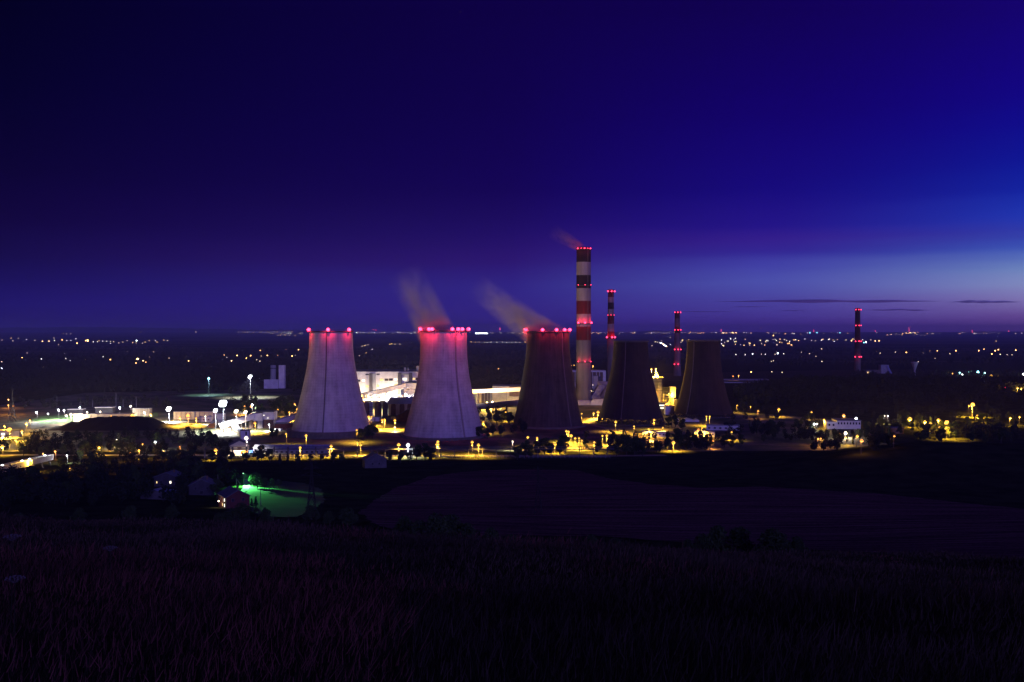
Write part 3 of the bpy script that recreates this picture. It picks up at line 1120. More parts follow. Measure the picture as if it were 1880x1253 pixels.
for x0, x1, y0, y1, m in ((671, 677, 687, 689.3, m_window), (691, 697, 686.5, 688.8, m_window), (655.5, 661, 697.5, 701.5, m_window), (664, 670, 697, 701, m_litwin2),
                          (697, 704, 695.5, 700, m_litwin), (706, 713, 695.5, 699.7, m_window), (714, 721, 695, 699.5, m_window), (723, 729.5, 695, 699, m_litwin2),
                          (739, 747, 694, 699, m_litwin2), (757.5, 762, 694, 698, m_litwin), (763.5, 769, 694, 698, m_window), (671, 677, 707.5, 712, m_litwin),
                          (691, 696, 707, 711.5, m_litwin), (724, 730, 705.5, 709.5, m_litwin)):
    win(b.root, b.x(x0), b.x(x1), b.z(y1), b.z(y0), 0, m)
rv = MB()
rv.box(b.x(740.5), b.x(744), 8, 11, zt + .6, b.z(675.5))
rv.lathe([(.9, 0), (.9, 4)], 12, (b.x(748), 9, zt + .6))
rv.build('roof_vent', m_galv, b.root)
rv2 = MB().box(b.x(763), b.x(768), 12, 15, zt + .6, b.z(673)).build('roof_vent', m_galv, b.root)
for x in (661, 700, 727):  # unseen floodlights added to brighten the white hall front
    hall_fill = MB().bar((b.x(x), -16, -.5), (b.x(x), -16, 9.4), .3).build('floodlight', m_galv, b.root)
    MB().ball((b.x(x), -16, 10), .7, 10, 6).build('lens', GL['p'], hall_fill, True)
    hall_fill_light = light_at(b.root, (b.x(x), -14.6, 10.6), 'p', 3200, .5, True)
    hall_fill_light.data.spot_size = R(140)
    hall_fill_light.rotation_euler = Vector((0, .9, .42)).to_track_quat('-Z', 'Y').to_euler()
# annex
b2 = Front('bunker_annex', 752, 1215, 'white annex block at the upper end of the sloping conveyor', 'building')
MB().box(b2.x(741), b2.x(800), 0, 30, -1, b2.z(704)).build('wall', m_white, b2.root)
MB().prism([(b2.x(740.6), b2.z(704)), (b2.x(800), b2.z(704)), (b2.x(800), b2.z(702.6)), (b2.x(747), b2.z(702.6))], -.5, 30.5).build('roof', m_roof, b2.root)
for x0, x1, y0, y1 in ((746, 748.5, 711, 712), (749, 751.5, 711, 712), (746, 752, 715, 716.4), (760, 762, 715, 716.5)):
    win(b2.root, b2.x(x0), b2.x(x1), b2.z(y1), b2.z(y0), 0)
MB().box(b2.x(735), b2.x(740.6), 4, 12, -1, b2.z(716)).build('stair_tower', m_roofblue, b2.root)


def gallery(name, a, bpt, w, h, label, mw, mr, legs=4, cat='conveyor'):
    """enclosed conveyor bridge on trestle legs"""
    a, bpt = Vector(a), Vector(bpt)
    root = empty(name, (a.x, a.y, 0), 0, label, cat)
    la, lb = Vector((0, 0, a.z)), bpt - Vector((a.x, a.y, 0))
    MB().bar(la, lb, w, h).build('gallery', mw, root)
    up = Vector((0, 0, h / 2 + .2))
    MB().bar(la + up, lb + up, w + .5, .35).build('roof', mr, root)
    for i in range(legs):
        u = (i + .5) / legs
        p = la.lerp(lb, u)
        g = tz(a.x + p.x, a.y + p.y)
        d = (lb - la).normalized().cross(Vector((0, 0, 1))).normalized() * w * .45
        t = MB()
        t.bar(p - d - Vector((0, 0, h / 2)), (p.x - d.x * 1.5, p.y - d.y * 1.5, g - .3), .45)
        t.bar(p + d - Vector((0, 0, h / 2)), (p.x + d.x * 1.5, p.y + d.y * 1.5, g - .3), .45)
        t.build('trestle', m_steel, root)
    return root


gallery('conveyor_bridge', pt(648, 731, 1180), pt(744, 708, 1205), 5, 5.0, 'white conveyor bridge climbing in front of the long white hall', m_white, m_grey, 4)
# process deck below the conveyor
b = Front('process_deck', 700, 1140, 'bright pipe deck crowded with equipment under the white conveyor', 'industrial structure')
MB().box(b.x(650), b.x(770), 0, 16, b.z(736), b.z(732.5)).build('deck', m_white, b.root)
gd = random.Random(4)
for i in range(26):
    x = b.x(660) + (b.x(765) - b.x(660)) * (i + gd.random() * .6) / 26
    zz = b.z(732.5)
    e = MB()
    if i % 3 == 0:
        rr_ = gd.uniform(.8, 1.6)
        hh = gd.uniform(2.5, 5.5)
        e.lathe([(rr_, 0), (rr_, hh), (rr_ * .6, hh + .7), (.05, hh + .9)], 12, (x, gd.uniform(3, 9), zz))
        e.build('tank', m_grey, b.root)
    elif i % 3 == 1:
        e.box(x - 1.1, x + 1.1, 4, 8, zz, zz + gd.uniform(2, 6))
        e.build('cabinet', gd.choice((m_white, m_brown, m_roofblue)), b.root)
    else:
        e.tube([(x, 2, zz), (x, 2, zz + 4), (x + 3, 2, zz + 4.6), (x + 4, 6, zz + 4.6)], .28, 6)
        e.build('pipe', m_galv, b.root)
for i in range(9):
    x = b.x(655) + (b.x(765) - b.x(655)) * i / 8
    MB().box(x - .5, x + .5, .5, 1.5, -1, b.z(736)).build('column', m_grey, b.root)
# silos
for i, (x, w, m) in enumerate(((672, 11, m_brown), (681, 7, m_grey), (694, 13, m_brown), (707, 10, m_dkgrey))):
    b = Front('ash_silo', x, 1050, ('brown silo nearest the left pale cooling tower', 'slim grey silo squeezed between two brown silos', 'widest brown silo below the bright pipe deck',
                                    'dark silo beside the blue-roofed shed')[i], 'silo')
    rr_ = w / 2 * b.k
    MB().lathe([(rr_, -1), (rr_, b.z(741)), (rr_ * .9, b.z(739)), (.1, b.z(737))], 28).build('drum', m, b.root, True)
    for q in (.35, .7):
        MB().lathe([(rr_ + .02, b.z(741) * q), (rr_ + .25, b.z(741) * q + .1), (rr_ + .25, b.z(741) * q + .4), (rr_ + .02, b.z(741) * q + .5)], 28).build('hoop', m_steel, b.root)
b = Front('storage_shed', 740, 1060, 'long blue-roofed shed with round arched bays below the annex', 'building')
MB().box(b.x(712.5), b.x(790), 0, 22, -1, b.z(742)).build('wall', m_cream, b.root)
MB().prism([(b.x(712), b.z(742)), (b.x(790), b.z(742)), (b.x(790), b.z(731)), (b.x(714), b.z(732.5))], -.6, 22).build('roof', m_roofblue, b.root)
for x in (722, 738, 752):
    pts = [(b.x(x) + 2.6 * math.cos(R(a)), 9 + 5.0 * math.sin(R(a))) for a in range(0, 181, 20)]
    MB().prism([(b.x(x) + 2.6, 0), *pts, (b.x(x) - 2.6, 0)], -.5, -.003).build('door', m_brown, b.root)
b = Front('service_building', 690, 990, 'low pale service building beside the lit lawn', 'building')
MB().box(b.x(676), b.x(696), 0, 8, -1, b.z(766.5)).build('wall', m_white, b.root)
MB().box(b.x(675.7), b.x(696.3), -.3, 8.3, b.z(766.5), b.z(765.5)).build('roof', m_roof, b.root)
MB().box(b.x(687), b.x(689), -.15, -.003, -.5, 3).build('door', m_brown, b.root)
b = Front('workshop', 750, 985, 'dark gabled workshop tucked against the second pale cooling tower', 'building')
MB().prism([(b.x(727), -1), (b.x(775), -1), (b.x(775), b.z(752)), (b.x(748), b.z(753)), (b.x(727), b.z(766))], 0, 20).build('wall', m_brown, b.root)
MB().prism([(b.x(726.5), b.z(766)), (b.x(748), b.z(753)), (b.x(775.5), b.z(752)), (b.x(775.5), b.z(751)), (b.x(747.8), b.z(752)), (b.x(726.5), b.z(765))], -.4, 20.4).build('roof', m_roof, b.root)
win(b.root, b.x(720.5), b.x(724.5), 1.2, 7, 1, m_litwin) if False else None

# boiler hall right of the second tower
b = Front('boiler_hall', 918, 1240, 'yellow-lit industrial hall between the second and third cooling towers', 'building')
MB().box(b.x(904), b.x(935), 0, 30, -1, b.z(709.5)).build('wall', m_cream, b.root)
MB().box(b.x(935.02), b.x(990), .5, 28, -1, b.z(710)).build('wall', m_brown, b.root)
MB().box(b.x(870), b.x(903.9), 6, 30, -1, b.z(719)).build('wall', m_dkgrey, b.root)
MB().box(b.x(904), b.x(990), -.5, 30.5, b.z(709.5), b.z(708.7)).build('roof', m_roof, b.root)
MB().box(b.x(935.1), b.x(992), -4, .4, -1, b.z(728)).build('loading_bay', m_cream, b.root)
MB().box(b.x(866), b.x(884), -6, 5.9, -1, b.z(721)).build('side_block', m_cream, b.root)
for x in (889, 895, 901):
    MB().box(b.x(x) - .5, b.x(x) + .5, 5.3, 5.99, 0, b.z(720)).build('pier', m_grey, b.root)
MB().lathe([(2.6, -1), (2.6, 13), (1.8, 15), (.1, 15.5)], 18, (b.x(876), -9, 0)).build('tank', m_grey, b.root, True)
pl_ = MB()
pl_.box(b.x(918), b.x(918) + 5, -1.2, -.4, b.z(730), b.z(729.4))
for q in (0, 2.5, 5):
    pl_.box(b.x(918) + q - .1, b.x(918) + q + .1, -1.2, -1.0, b.z(730), b.z(720))
pl_.build('stair', m_galv, b.root)
gallery('pipe_bridge', pt(862, 719.5, 1180), pt(970, 714.5, 1180), 5, 4.4, 'level cream conveyor bridge crossing before the yellow-lit hall', m_white, m_grey, 4)
t = MB()
b = Front('flue_duct', 915, 1090, 'thick grey duct sloping along the ground before the yellow hall', 'duct')
t.tube([(b.x(862), 0, b.z(748)), (b.x(905), 0, b.z(745)), (b.x(965), 0, b.z(739))], 3.4, 20)
t.build('pipe', m_duct, b.root, True)
for x in (880, 905, 930, 955):
    MB().box(b.x(x) - 1, b.x(x) + 1, -2, 2, -1, b.z(748) + 0.2).build('support', m_dkgrey, b.root)

# filter ducts at the foot of the tall chimney
b = Front('flue_gas_duct', 1085, 1210, 'fat grey flue gas duct on posts at the foot of the tallest chimney', 'duct')
t = MB()
t.tube([(b.x(1040), 0, b.z(742.5)), (b.x(1084), 0, b.z(743.5))], 5.4, 24)
t.build('pipe', m_duct, b.root, True)
MB().prism([(b.x(1083), b.z(750)), (b.x(1112), b.z(750)), (b.x(1112), b.z(733)), (b.x(1090), b.z(733)), (b.x(1084), b.z(738))], -6, 7).build('housing', m_duct, b.root)
for x in (1046, 1056, 1067, 1075, 1085, 1094, 1103):
    MB().box(b.x(x) - .6, b.x(x) + .6, -3, -1.8, -1, b.z(749)).build('post', m_steel, b.root)
for x, w in ((1081, 9), (1092, 6), (1100, 5)):
    MB().lathe([(.6, 0), (w * .35, 2.5), (w * .35, b.z(751.5))], 16, (b.x(x), 3, 0)).build('hopper', m_cream, b.root, True)
b = Front('filter_house', 1100, 1330, 'stepped grey filter house and ducts between the tallest and slim chimneys', 'industrial structure')
MB().prism([(b.x(1086), b.z(728)), (b.x(1126), b.z(728)), (b.x(1126), b.z(707)), (b.x(1100), b.z(707))], 0, 20).build('sloped_duct', m_duct, b.root)
MB().box(b.x(1077), b.x(1106), -8, -.01, b.z(733.5), b.z(727)).build('crosswise_duct', m_duct, b.root)
MB().box(b.x(1086), b.x(1126), .5, 19, -1, b.z(728)).build('base', m_grey, b.root)
t = MB()
t.tube([(b.x(1098), 6, b.z(704)), (b.x(1130), 6, b.z(705))], 2.6, 16)
t.build('pipe', m_duct, b.root, True)
t = MB()
t.tube([(b.x(1104), -5, b.z(734)), (b.x(1112), -5, b.z(720)), (b.x(1120), -5, b.z(710))], 4.2, 16)
t.build('pipe', m_duct, b.root, True)
b = Front('lift_tower', 1093.5, 1420, 'narrow cream lift tower right of the tallest chimney', 'building')
MB().box(b.x(1089.5), b.x(1098), 0, 8, -1, b.z(690.5)).build('wall', m_cream, b.root)
MB().box(b.x(1089.2), b.x(1098.3), -.3, 8.3, b.z(690.5), b.z(690)).build('roof', m_roof, b.root)
MB().box(b.x(1098.4), b.x(1104), 1, 7, -1, b.z(692)).build('stair_shaft', m_dkgrey, b.root)
b = Front('switch_hall', 1080, 1560, 'white framed hall with dark bays behind the tallest chimney', 'building')
MB().box(b.x(1048), b.x(1112), .6, 30, -1, b.z(683.5)).build('wall', m_brown, b.root)
MB().box(b.x(1047), b.x(1112.5), -.8, 30, b.z(683.5), b.z(681)).build('parapet', m_white, b.root)
for x in (1049, 1056, 1088, 1095, 1101):
    MB().box(b.x(x) - .35, b.x(x) + .35, -.5, .59, -1, b.z(683.5)).build('pier', m_white, b.root)
MB().box(b.x(1107), b.x(1112.4), -.7, .59, -1, b.z(683.5)).build('end_panel', m_white, b.root)

# absorber right of the fourth tower
b = Front('absorber_tower', 1203, 1150, 'round white absorber tower with a lamplit top deck between dark cooling towers', 'tower')
rr_ = 12.5 * b.k
MB().lathe([(rr_, -1), (rr_, b.z(693.5)), (rr_ * .4, b.z(691.5)), (.1, b.z(691))], 36).build('drum', m_white, b.root, True)
for y in (701, 707, 717):
    MB().lathe([(rr_ + .02, b.z(y)), (rr_ + .9, b.z(y)), (rr_ + .9, b.z(y) + .3), (rr_ + .02, b.z(y) + .3)], 36).build('gangway', m_steel, b.root)
dk = MB()
dk.lathe([(rr_ + .02, b.z(694)), (rr_ + 1.3, b.z(694)), (rr_ + 1.3, b.z(694) + .3), (rr_ - 1, b.z(694) + .3)], 36)
dk.lathe([(rr_ + 1.2, b.z(694) + 1.3), (rr_ + 1.3, b.z(694) + 1.3), (rr_ + 1.3, b.z(694) + 1.45), (rr_ + 1.2, b.z(694) + 1.45)], 36)
for i in range(30):
    a = i / 30 * 6.2832
    dk.bar(((rr_ + 1.25) * math.cos(a), (rr_ + 1.25) * math.sin(a), b.z(694)), ((rr_ + 1.25) * math.cos(a), (rr_ + 1.25) * math.sin(a), b.z(694) + 1.4), .12)
dk.build('top_deck', m_cream, b.root)
MB().lathe([(2.2, b.z(692)), (2.2, b.z(687)), (1.5, b.z(686)), (1.4, b.z(684))], 16, (1.5, 0, 0)).build('outlet', m_galv, b.root, True)
sl = MB()
for i in range(14):
    z_ = b.z(742) + (b.z(694) - b.z(742)) * i / 14
    sl.bar((rr_ + .4, -2, z_), (rr_ + 2.0, -2, z_), .2)
sl.bar((rr_ + .4, -2, 0), (rr_ + .4, -2, b.z(694)), .25)
sl.bar((rr_ + 2, -2, 0), (rr_ + 2, -2, b.z(694)), .25)
sl.build('ladder', m_steel, b.root)
for x, y, r_, pw in ((1195, 678, 1.0, 5000), (1203, 677.5, .9, 8000), (1193.5, 684, 1.0, 8000), (1206.5, 688, .6, 4000)):
    lp = MB()
    q = (b.x(x), -5, b.z(y))
    lp.bar((q[0], q[1], b.z(694)), (q[0], q[1], q[2] - r_), .25)
    lo_ = lp.build('lamp_post', m_galv, b.root)
    MB().ball(q, r_, 10, 6).build('lens', GL['y'], lo_, True)
    light_at(b.root, (q[0], q[1] - .6, q[2] - r_ - .8), 'y', pw)
b = Front('process_scaffold', 1226, 1130, 'open steel frame packed with pipes and lamps, right of the absorber tower', 'industrial structure')
fr = MB()
for i in range(5):
    x = b.x(1216) + i * (b.x(1231) - b.x(1216)) / 4
    for y_ in (0, 6):
        fr.bar((x, y_, -1), (x, y_, b.z(712)), .3)
for j in range(7):
    z_ = j * b.z(712) / 6
    for y_ in (0, 6):
        fr.bar((b.x(1216), y_, z_), (b.x(1231), y_, z_), .3)
fr.build('frame', m_steel, b.root)
for i in range(7):
    x = b.x(1217.5) + i * 1.35
    MB().lathe([(.7, 0), (.7, gd.uniform(8, b.z(714)))], 10, (x, 3.5, 0)).build('vessel', gd.choice((m_cream, m_galv, m_brown)), b.root)
MB().box(b.x(1231.4), b.x(1241), 0, 9, b.z(731), b.z(711)).build('panel_block', m_white, b.root)
MB().box(b.x(1231.4), b.x(1236), .5, 8.5, -1, b.z(731) - .01).build('stair_core', m_cream, b.root)
MB().box(b.x(1236.5), b.x(1243), -2, 6, -1, b.z(733)).build('side_tank', m_white, b.root)
for x, y in ((1228, 723.5), (1232, 724), (1224, 741)):
    q = (b.x(x), -1.4, b.z(y))
    lp = MB().bar((q[0], 0, q[2] + .6), (q[0], -1.4, q[2] + .6), .15).build('bracket', m_steel, b.root)
    MB().ball(q, .6, 8, 6).build('lens', GL['y'], lp, True)
    light_at(b.root, (q[0], q[1] - .9, q[2] - .5), 'y', 2500)
b = Front('pump_house', 1213, 1085, 'low flat-roofed pump house with a strip of lit windows beside the absorber', 'building')
MB().box(b.x(1205), b.x(1221), 0, 10, -1, b.z(742)).build('wall', m_cream, b.root)
MB().box(b.x(1204.5), b.x(1221.5), -.6, 10.5, b.z(742), b.z(740)).build('roof', m_roof, b.root)
win(b.root, b.x(1207), b.x(1220), b.z(746), b.z(743.5), 0, m_litwin2)
win(b.root, b.x(1209), b.x(1220), b.z(751), b.z(748.5), 0, m_litwin2)
b = Front('container_hall', 1229, 1070, 'bright pale low hall between the two unlit cooling towers', 'building')
MB().box(b.x(1222), b.x(1238), 0, 10, -1, b.z(747)).build('wall', m_white, b.root)
MB().box(b.x(1221.6), b.x(1238.4), -.4, 10.4, b.z(747), b.z(746)).build('roof', m_grey, b.root)
for x0, x1, y0, y1 in ((1240, 1246, 768, 775), (1252, 1273, 769, 776), (1273.5, 1284, 770, 776)):
    b = Front('site_hut', (x0 + x1) / 2, 985, {1240: 'small pale hut nearest the legs of the rightmost cooling tower', 1252: 'longest pale hut below the rightmost cooling tower', 1273.5: 'gabled pale hut below the rightmost cooling tower'}[x0], 'hut')
    hw = (x1 - x0) / 2 * b.k
    MB().box(-hw, hw, 0, 5, -.5, b.z(y0 + 2)).build('wall', m_white, b.root)
    MB().prism([(-hw - .3, b.z(y0 + 2)), (hw + .3, b.z(y0 + 2)), (0, b.z(y0) + .6)], -.3, 5.3).build('roof', m_cream, b.root)
for (x0, x1, y0, Y, rz, lb) in ((1180, 1222, 796, 845, -.18, 'long lit pale shed in front of the right dark cooling towers'),
                               (1276, 1312, 795, 845, -.12, 'pale shed glowing under an orange lamp right of the cooling towers'),
                               (1298, 1358, 787, 900, -.16, 'low flat warehouse with a thin lit eave right of the cooling towers')):
    b = Front('long_shed', (x0 + x1) / 2, Y, lb, 'shed', rz=rz)
    hw = (x1 - x0) / 2 * b.k
    MB().box(-hw, hw, 0, 12, -1, 4.2).build('wall', m_white, b.root)
    MB().prism([(-hw - .4, 4.2), (hw + .4, 4.2), (hw + .4, 4.6), (-hw - .4, 4.6)], -.5, 12.5).build('roof', m_grey, b.root)
    for i in range(6):
        win(b.root, -hw + (i + .3) * hw / 3, -hw + (i + .7) * hw / 3, 1.4, 2.8, 0, m_window)

# right: distant halls and houses
b = Front('railway_hall', 1362, 1720, 'long low grey hall with lit windows right of the last cooling tower', 'building')
MB().box(b.x(1330), b.x(1376), 0, 30, -1, b.z(702)).build('wall', m_grey, b.root)
MB().box(b.x(1329), b.x(1415), -3, 31, b.z(697.5) - 1, b.z(697.5)).build('roof', m_grey, b.root)
MB().box(b.x(1376.1), b.x(1412), 6, 30, -1, b.z(698.5)).build('wing', m_dkgrey, b.root)
for x in range(1332, 1368, 5):
    win(b.root, b.x(x), b.x(x + 3.4), b.z(709), b.z(706.5), 0, m_litwin)
b = Front('admin_block', 1548, 912, 'white two-storey flat-roofed block with small dark windows among trees', 'building', rz=-.10)
w0, w1 = b.x(1537.5), b.x(1580)
d0 = 22
hh = b.z(773)
MB().box(w0, w1, 0, d0, -1, hh).build('wall', m_white, b.root)
MB().box(w0 - .5, w1 + .5, -.5, d0 + .5, hh, hh + .6).build('roof', m_roof, b.root)
MB().box(b.x(1518), w0 - .01, -3, 12, -1, hh - 1).build('wing', m_white, b.root)
for i in range(8):
    x = w0 + (i + .3) * (w1 - w0) / 8
    win(b.root, x, x + 1.3, hh - 3.4, hh - 1.4, 0, m_window)
for i in range(2):
    win(b.root, b.x(1521) + i * 3.7, b.x(1521) + i * 3.7 + 1.6, hh - 4.6, hh - 2.6, -3, m_window)
b = Front('depot', 1648, 870, 'low pale depot wall behind trees at right', 'building', rz=.1)
MB().box(b.x(1636), b.x(1661), 0, 10, -1, 5.0).build('wall', m_brown, b.root)
MB().box(b.x(1635.5), b.x(1661.5), -.4, 10.4, 5.0, 5.5).build('roof', m_roof, b.root)
win(b.root, b.x(1645), b.x(1650), 1.5, 3.2, 0, m_window)
b = Front('office_block', 1841, 1560, 'blue-lit three-storey block with many windows on the wooded rise', 'building')
MB().box(b.x(1824), b.x(1857), 0, 12, -1, b.z(700.5)).build('wall', m_white, b.root)
MB().box(b.x(1823.5), b.x(1857.5), -.5, 12.5, b.z(700.5), b.z(699.7)).build('roof', m_roof, b.root)
MB().box(b.x(1857.6), b.x(1872), 1, 12, -1, b.z(701.5)).build('wing', m_dkgrey, b.root)
for j in range(3):
    for i in range(10):
        x = b.x(1825.5) + i * (b.x(1856) - b.x(1825.5)) / 10
        z_ = b.z(704 + 4.2 * j)
        win(b.root, x, x + 1.6, z_ - 1.6, z_ + .2, 0, m_litwin3 if i < 2 else m_window)
MB().box(b.x(1835), b.x(1858), -8, -.01, -1, b.z(714.5)).build('canopy', m_redbrick, b.root)
b = Front('cement_works', 1612, 2100, 'grey works with a square tower left of the water tower', 'building')
MB().box(b.x(1590), b.x(1618), 0, 20, -1, b.z(680)).build('wall', m_shaftdark, b.root)
MB().box(b.x(1618.1), b.x(1633), 2, 16, -1, b.z(670.5)).build('tower', m_grey, b.root)
MB().prism([(b.x(1628), b.z(672)), (b.x(1631), b.z(672)), (b.x(1639), -1), (b.x(1634), -1)], 0, 1.9).build('chute', m_roofblue, b.root)
win(b.root, b.x(1592), b.x(1597), b.z(686), b.z(683), 0, m_litwin)
b = Front('water_tower', 1679.5, 2000, 'slender water tower with a flared funnel-shaped tank', 'water tower')
MB().lathe([(1.9, -1), (1.5, b.z(681))], 16).build('stem', m_grey, b.root)
MB().lathe([(1.5, b.z(681)), (6.2, b.z(668)), (7.0, b.z(666.5)), (7.0, b.z(665)), (.1, b.z(664.5))], 28).build('tank', m_grey, b.root, True)

# ------------------------------------------------------------------ left: coal yard and yard buildings
def heap(pts, Y, dpt, label, seed):
    """coal heap with a ridge following photo rows at distance Y"""
    xs = [p[0] for p in pts]
    hs = [max(.2, pt(p[0], p[1], Y).z) for p in pts]
    X0, X1 = pt(xs[0], HOR, Y).x, pt(xs[-1], HOR, Y).x
    n, md = 90, 16
    V_, F_ = [], []
    for i in range(n + 1):
        x = X0 + (X1 - X0) * i / n
        h = float(np.interp(940 + x / Y * F, xs, hs))
        for j in range(md + 1):
            u = j / md * 2 - 1
            q = max(0, 1 - abs(u) ** 1.3)
            zz = h * q + (1.3 * mnoise.noise(Vector((x * .12 + seed, u * 4, seed))) + .7 * mnoise.noise(Vector((x * .4, u * 9, seed + 3)))) * q
            V_.append((x - (X0 + X1) / 2, u * dpt * (1 + .1 * mnoise.noise(Vector((x * .05, seed, 0)))), zz - .3))
    for i in range(n):
        for j in range(md):
            a = i * (md + 1) + j
            F_.append((a, a + md + 1, a + md + 2, a + 1))
    o = mesh_obj('coal_heap', np_mesh('coal_heap', V_, F_, m_coal, smooth=True), loc=((X0 + X1) / 2, Y, 0))
    return tag(o, label, 'coal heap', 'coal heaps in the yard')


heap([(78, 806), (100, 790), (130, 776), (160, 768), (200, 764.5), (255, 764), (280, 768), (300, 779), (330, 790), (345, 800)], 930, 34, 'largest black coal heap in front of the floodlit yard', 2.0)
heap([(296, 800), (320, 783), (345, 779), (375, 781), (400, 788), (425, 796), (440, 802)], 935, 22, 'smaller black coal heap right of the largest, below the big floodlight', 7.0)
# floodlit yard wall
for (x0, x1, y0, Y, hgt, lb) in ((134, 246, 761, 976, 12, 'long cream retaining wall behind the largest coal heap'), (243, 275, 751, 1050, 17, 'cream flat block at the right end of the yard wall'),
                                (318, 395, 757, 1010, 11, 'orange-lit wall right of the tall white yard lamp')):
    b = Front('yard_wall', (x0 + x1) / 2, Y, lb, 'wall')
    zt = b.z(y0)
    MB().box(b.x(x0), b.x(x1), 0, 6, -1, zt).build('panel', m_cream, b.root)
    MB().box(b.x(x0) - .3, b.x(x1) + .3, -.4, 6.4, zt, zt + .5).build('coping', m_grey, b.root)
    for i in range(9):
        x = b.x(x0) + (b.x(x1) - b.x(x0)) * (i + .5) / 9
        MB().box(x - .3, x + .3, -.5, -.003, -1, zt).build('buttress', m_cream, b.root)
for (x0, x1, y0, Y, lb) in ((122, 150, 751.5, 1080, 'long thin canopy roof at the far left of the yard'), (173, 205, 748, 1090, 'long thin canopy roof behind the middle of the yard')):
    b = Front('canopy_shed', (x0 + x1) / 2, Y, lb, 'shed')
    MB().box(b.x(x0), b.x(x1), 0, 10, b.z(y0) - .8, b.z(y0)).build('roof', m_white, b.root)
    MB().box(b.x(x0), b.x(x1), 2, 9, -1, b.z(y0) - .81).build('wall', m_steel, b.root)
sheet('pond_lawn', [tuple(ground(x, y).xy) for x, y in ((58, 772), (70, 765), (130, 762), (250, 760), (290, 758), (290, 766), (200, 766), (120, 778), (75, 781))],
      mat('yard_grass', (0.11, 0.22, 0.06), c2=(0.06, 0.11, 0.03), scale=.1), .12, 30)
# loading tower, hopper, conveyor to the junction house
b = Front('junction_house', 485, 920, 'white and brown junction house at the top of the bright conveyor', 'building')
MB().box(b.x(482.5), b.x(503), 0, 12, b.z(771), b.z(756.5)).build('upper_storey', m_white, b.root)
MB().box(b.x(482.5), b.x(503), .3, 12, -1, b.z(771) - .01).build('lower_storey', m_brown, b.root)
MB().box(b.x(464.5), b.x(482.4), -2, 10, b.z(773), b.z(759)).build('conveyor_head', m_white, b.root)
MB().box(b.x(473), b.x(482), -1.5, 9, -1, b.z(773) - .01).build('stair_bay', m_grey, b.root)
MB().box(b.x(464), b.x(503.5), -2.4, 12.4, b.z(756.5), b.z(755.5)).build('roof', m_roof, b.root)
for x, y in ((490, 767), (482.6, 762)):
    win(b.root, b.x(x), b.x(x + 3), b.z(y + 2), b.z(y), 0, m_litwin2)
MB().box(b.x(457), b.x(464.4), -1, 8, -1, b.z(771.5)).build('side_bay', m_brown, b.root)
gallery('conveyor_bridge', pt(403, 783, 905), pt(466, 764.5, 918), 5, 5.0, 'bright white conveyor bridge rising to the junction house', m_white, m_galv, 4)
gallery('conveyor_bridge', pt(505, 778, 918), pt(560, 759, 940), 5, 5, 'conveyor bridge disappearing behind the leftmost cooling tower', m_white, m_grey, 3)
gallery('conveyor_bridge', pt(424, 776, 905), pt(444, 797, 850), 3.5, 2.6, 'steep stubby conveyor falling toward the small tower', m_cream, m_galv, 2)
b = Front('loading_hopper', 404, 930, 'white square loading hopper beneath the big floodlight', 'hopper')
MB().box(b.x(398), b.x(409.5), 0, 7, b.z(771), b.z(760)).build('bin', m_white, b.root)
MB().prism([(b.x(398), b.z(771)), (b.x(409.5), b.z(771)), (b.x(406), b.z(776)), (b.x(401), b.z(776))], .2, 6.8).build('chute', m_galv, b.root)
for x in (398.5, 409):
    for y_ in (.4, 6.6):
        MB().box(b.x(x) - .3, b.x(x) + .3, y_ - .3, y_ + .3, -1, b.z(771) - .01).build('leg', m_steel, b.root)
b = Front('stacker', 392, 925, 'stacking machine with a thin slanted boom over the coal', 'stacker')
t = MB()
t.bar((b.x(380), 0, b.z(784)), (b.x(398), 0, b.z(769)), 1.2)
t.build('boom', m_galv, b.root)
MB().box(b.x(384), b.x(392), -2, 3, 0, 4).build('carriage', m_orange, b.root)
MB().bar((b.x(388), 0, 4), (b.x(391), 0, b.z(774)), .8).build('tower', m_galv, b.root)
for i, (x0, x1) in enumerate(((360, 368), (369, 378), (379, 386))):
    b = Front('yard_cabin', (x0 + x1) / 2, 985, ('dark cabin farthest left in the row behind the small coal heap', 'blue-roofed cabin in the middle of the row behind the small coal heap', 'pale cabin at the right of the row behind the small coal heap')[i], 'cabin')
    hw = (x1 - x0) / 2 * b.k
    MB().box(-hw, hw, 0, 6, -.5, 4 + i * .4).build('wall', (m_grey, m_white, m_white)[i], b.root)
    MB().prism([(-hw - .3, 4 + i * .4), (hw + .3, 4 + i * .4), (hw + .3, 4.4 + i * .4), (0, 5.2 + i * .4), (-hw - .3, 4.4 + i * .4)], -.4, 6.4).build('roof', m_roofblue, b.root)
    win(b.root, -.8, .8, 1.5, 2.8, 0, m_window)
# tower hut, gabled house, containers, long shed
b = Front('weigh_tower', 449, 815, 'small square white tower with a flat cap behind the gabled house', 'tower')
MB().box(b.x(441.5), b.x(456), 0, 6, -1, b.z(791.5)).build('wall', m_white, b.root)
MB().box(b.x(440.5), b.x(457), -.5, 6.5, b.z(791.5), b.z(790)).build('roof', m_roof, b.root)
win(b.root, b.x(450), b.x(453), b.z(800), b.z(793), 0, m_window)
b = Front('gabled_store', 439, 742, 'cream gabled store with a grey roof beside the blue container', 'building', rz=.35)
hw = 17 * b.k
hz = b.z(818)
MB().prism([(-hw, -1), (hw, -1), (hw, hz), (0, hz + 3.2), (-hw, hz)], 0, 18).build('wall', m_cream, b.root)
MB().prism([(-hw - .5, hz - .2), (0, hz + 3.3), (hw + .5, hz - .2), (hw + .5, hz + .3), (0, hz + 3.8), (-hw - .5, hz + .3)], -.6, 18.6).build('roof', m_roof, b.root)
MB().box(-1.5, 1.5, -.15, -.003, -.5, 3.4).build('door', m_brown, b.root)
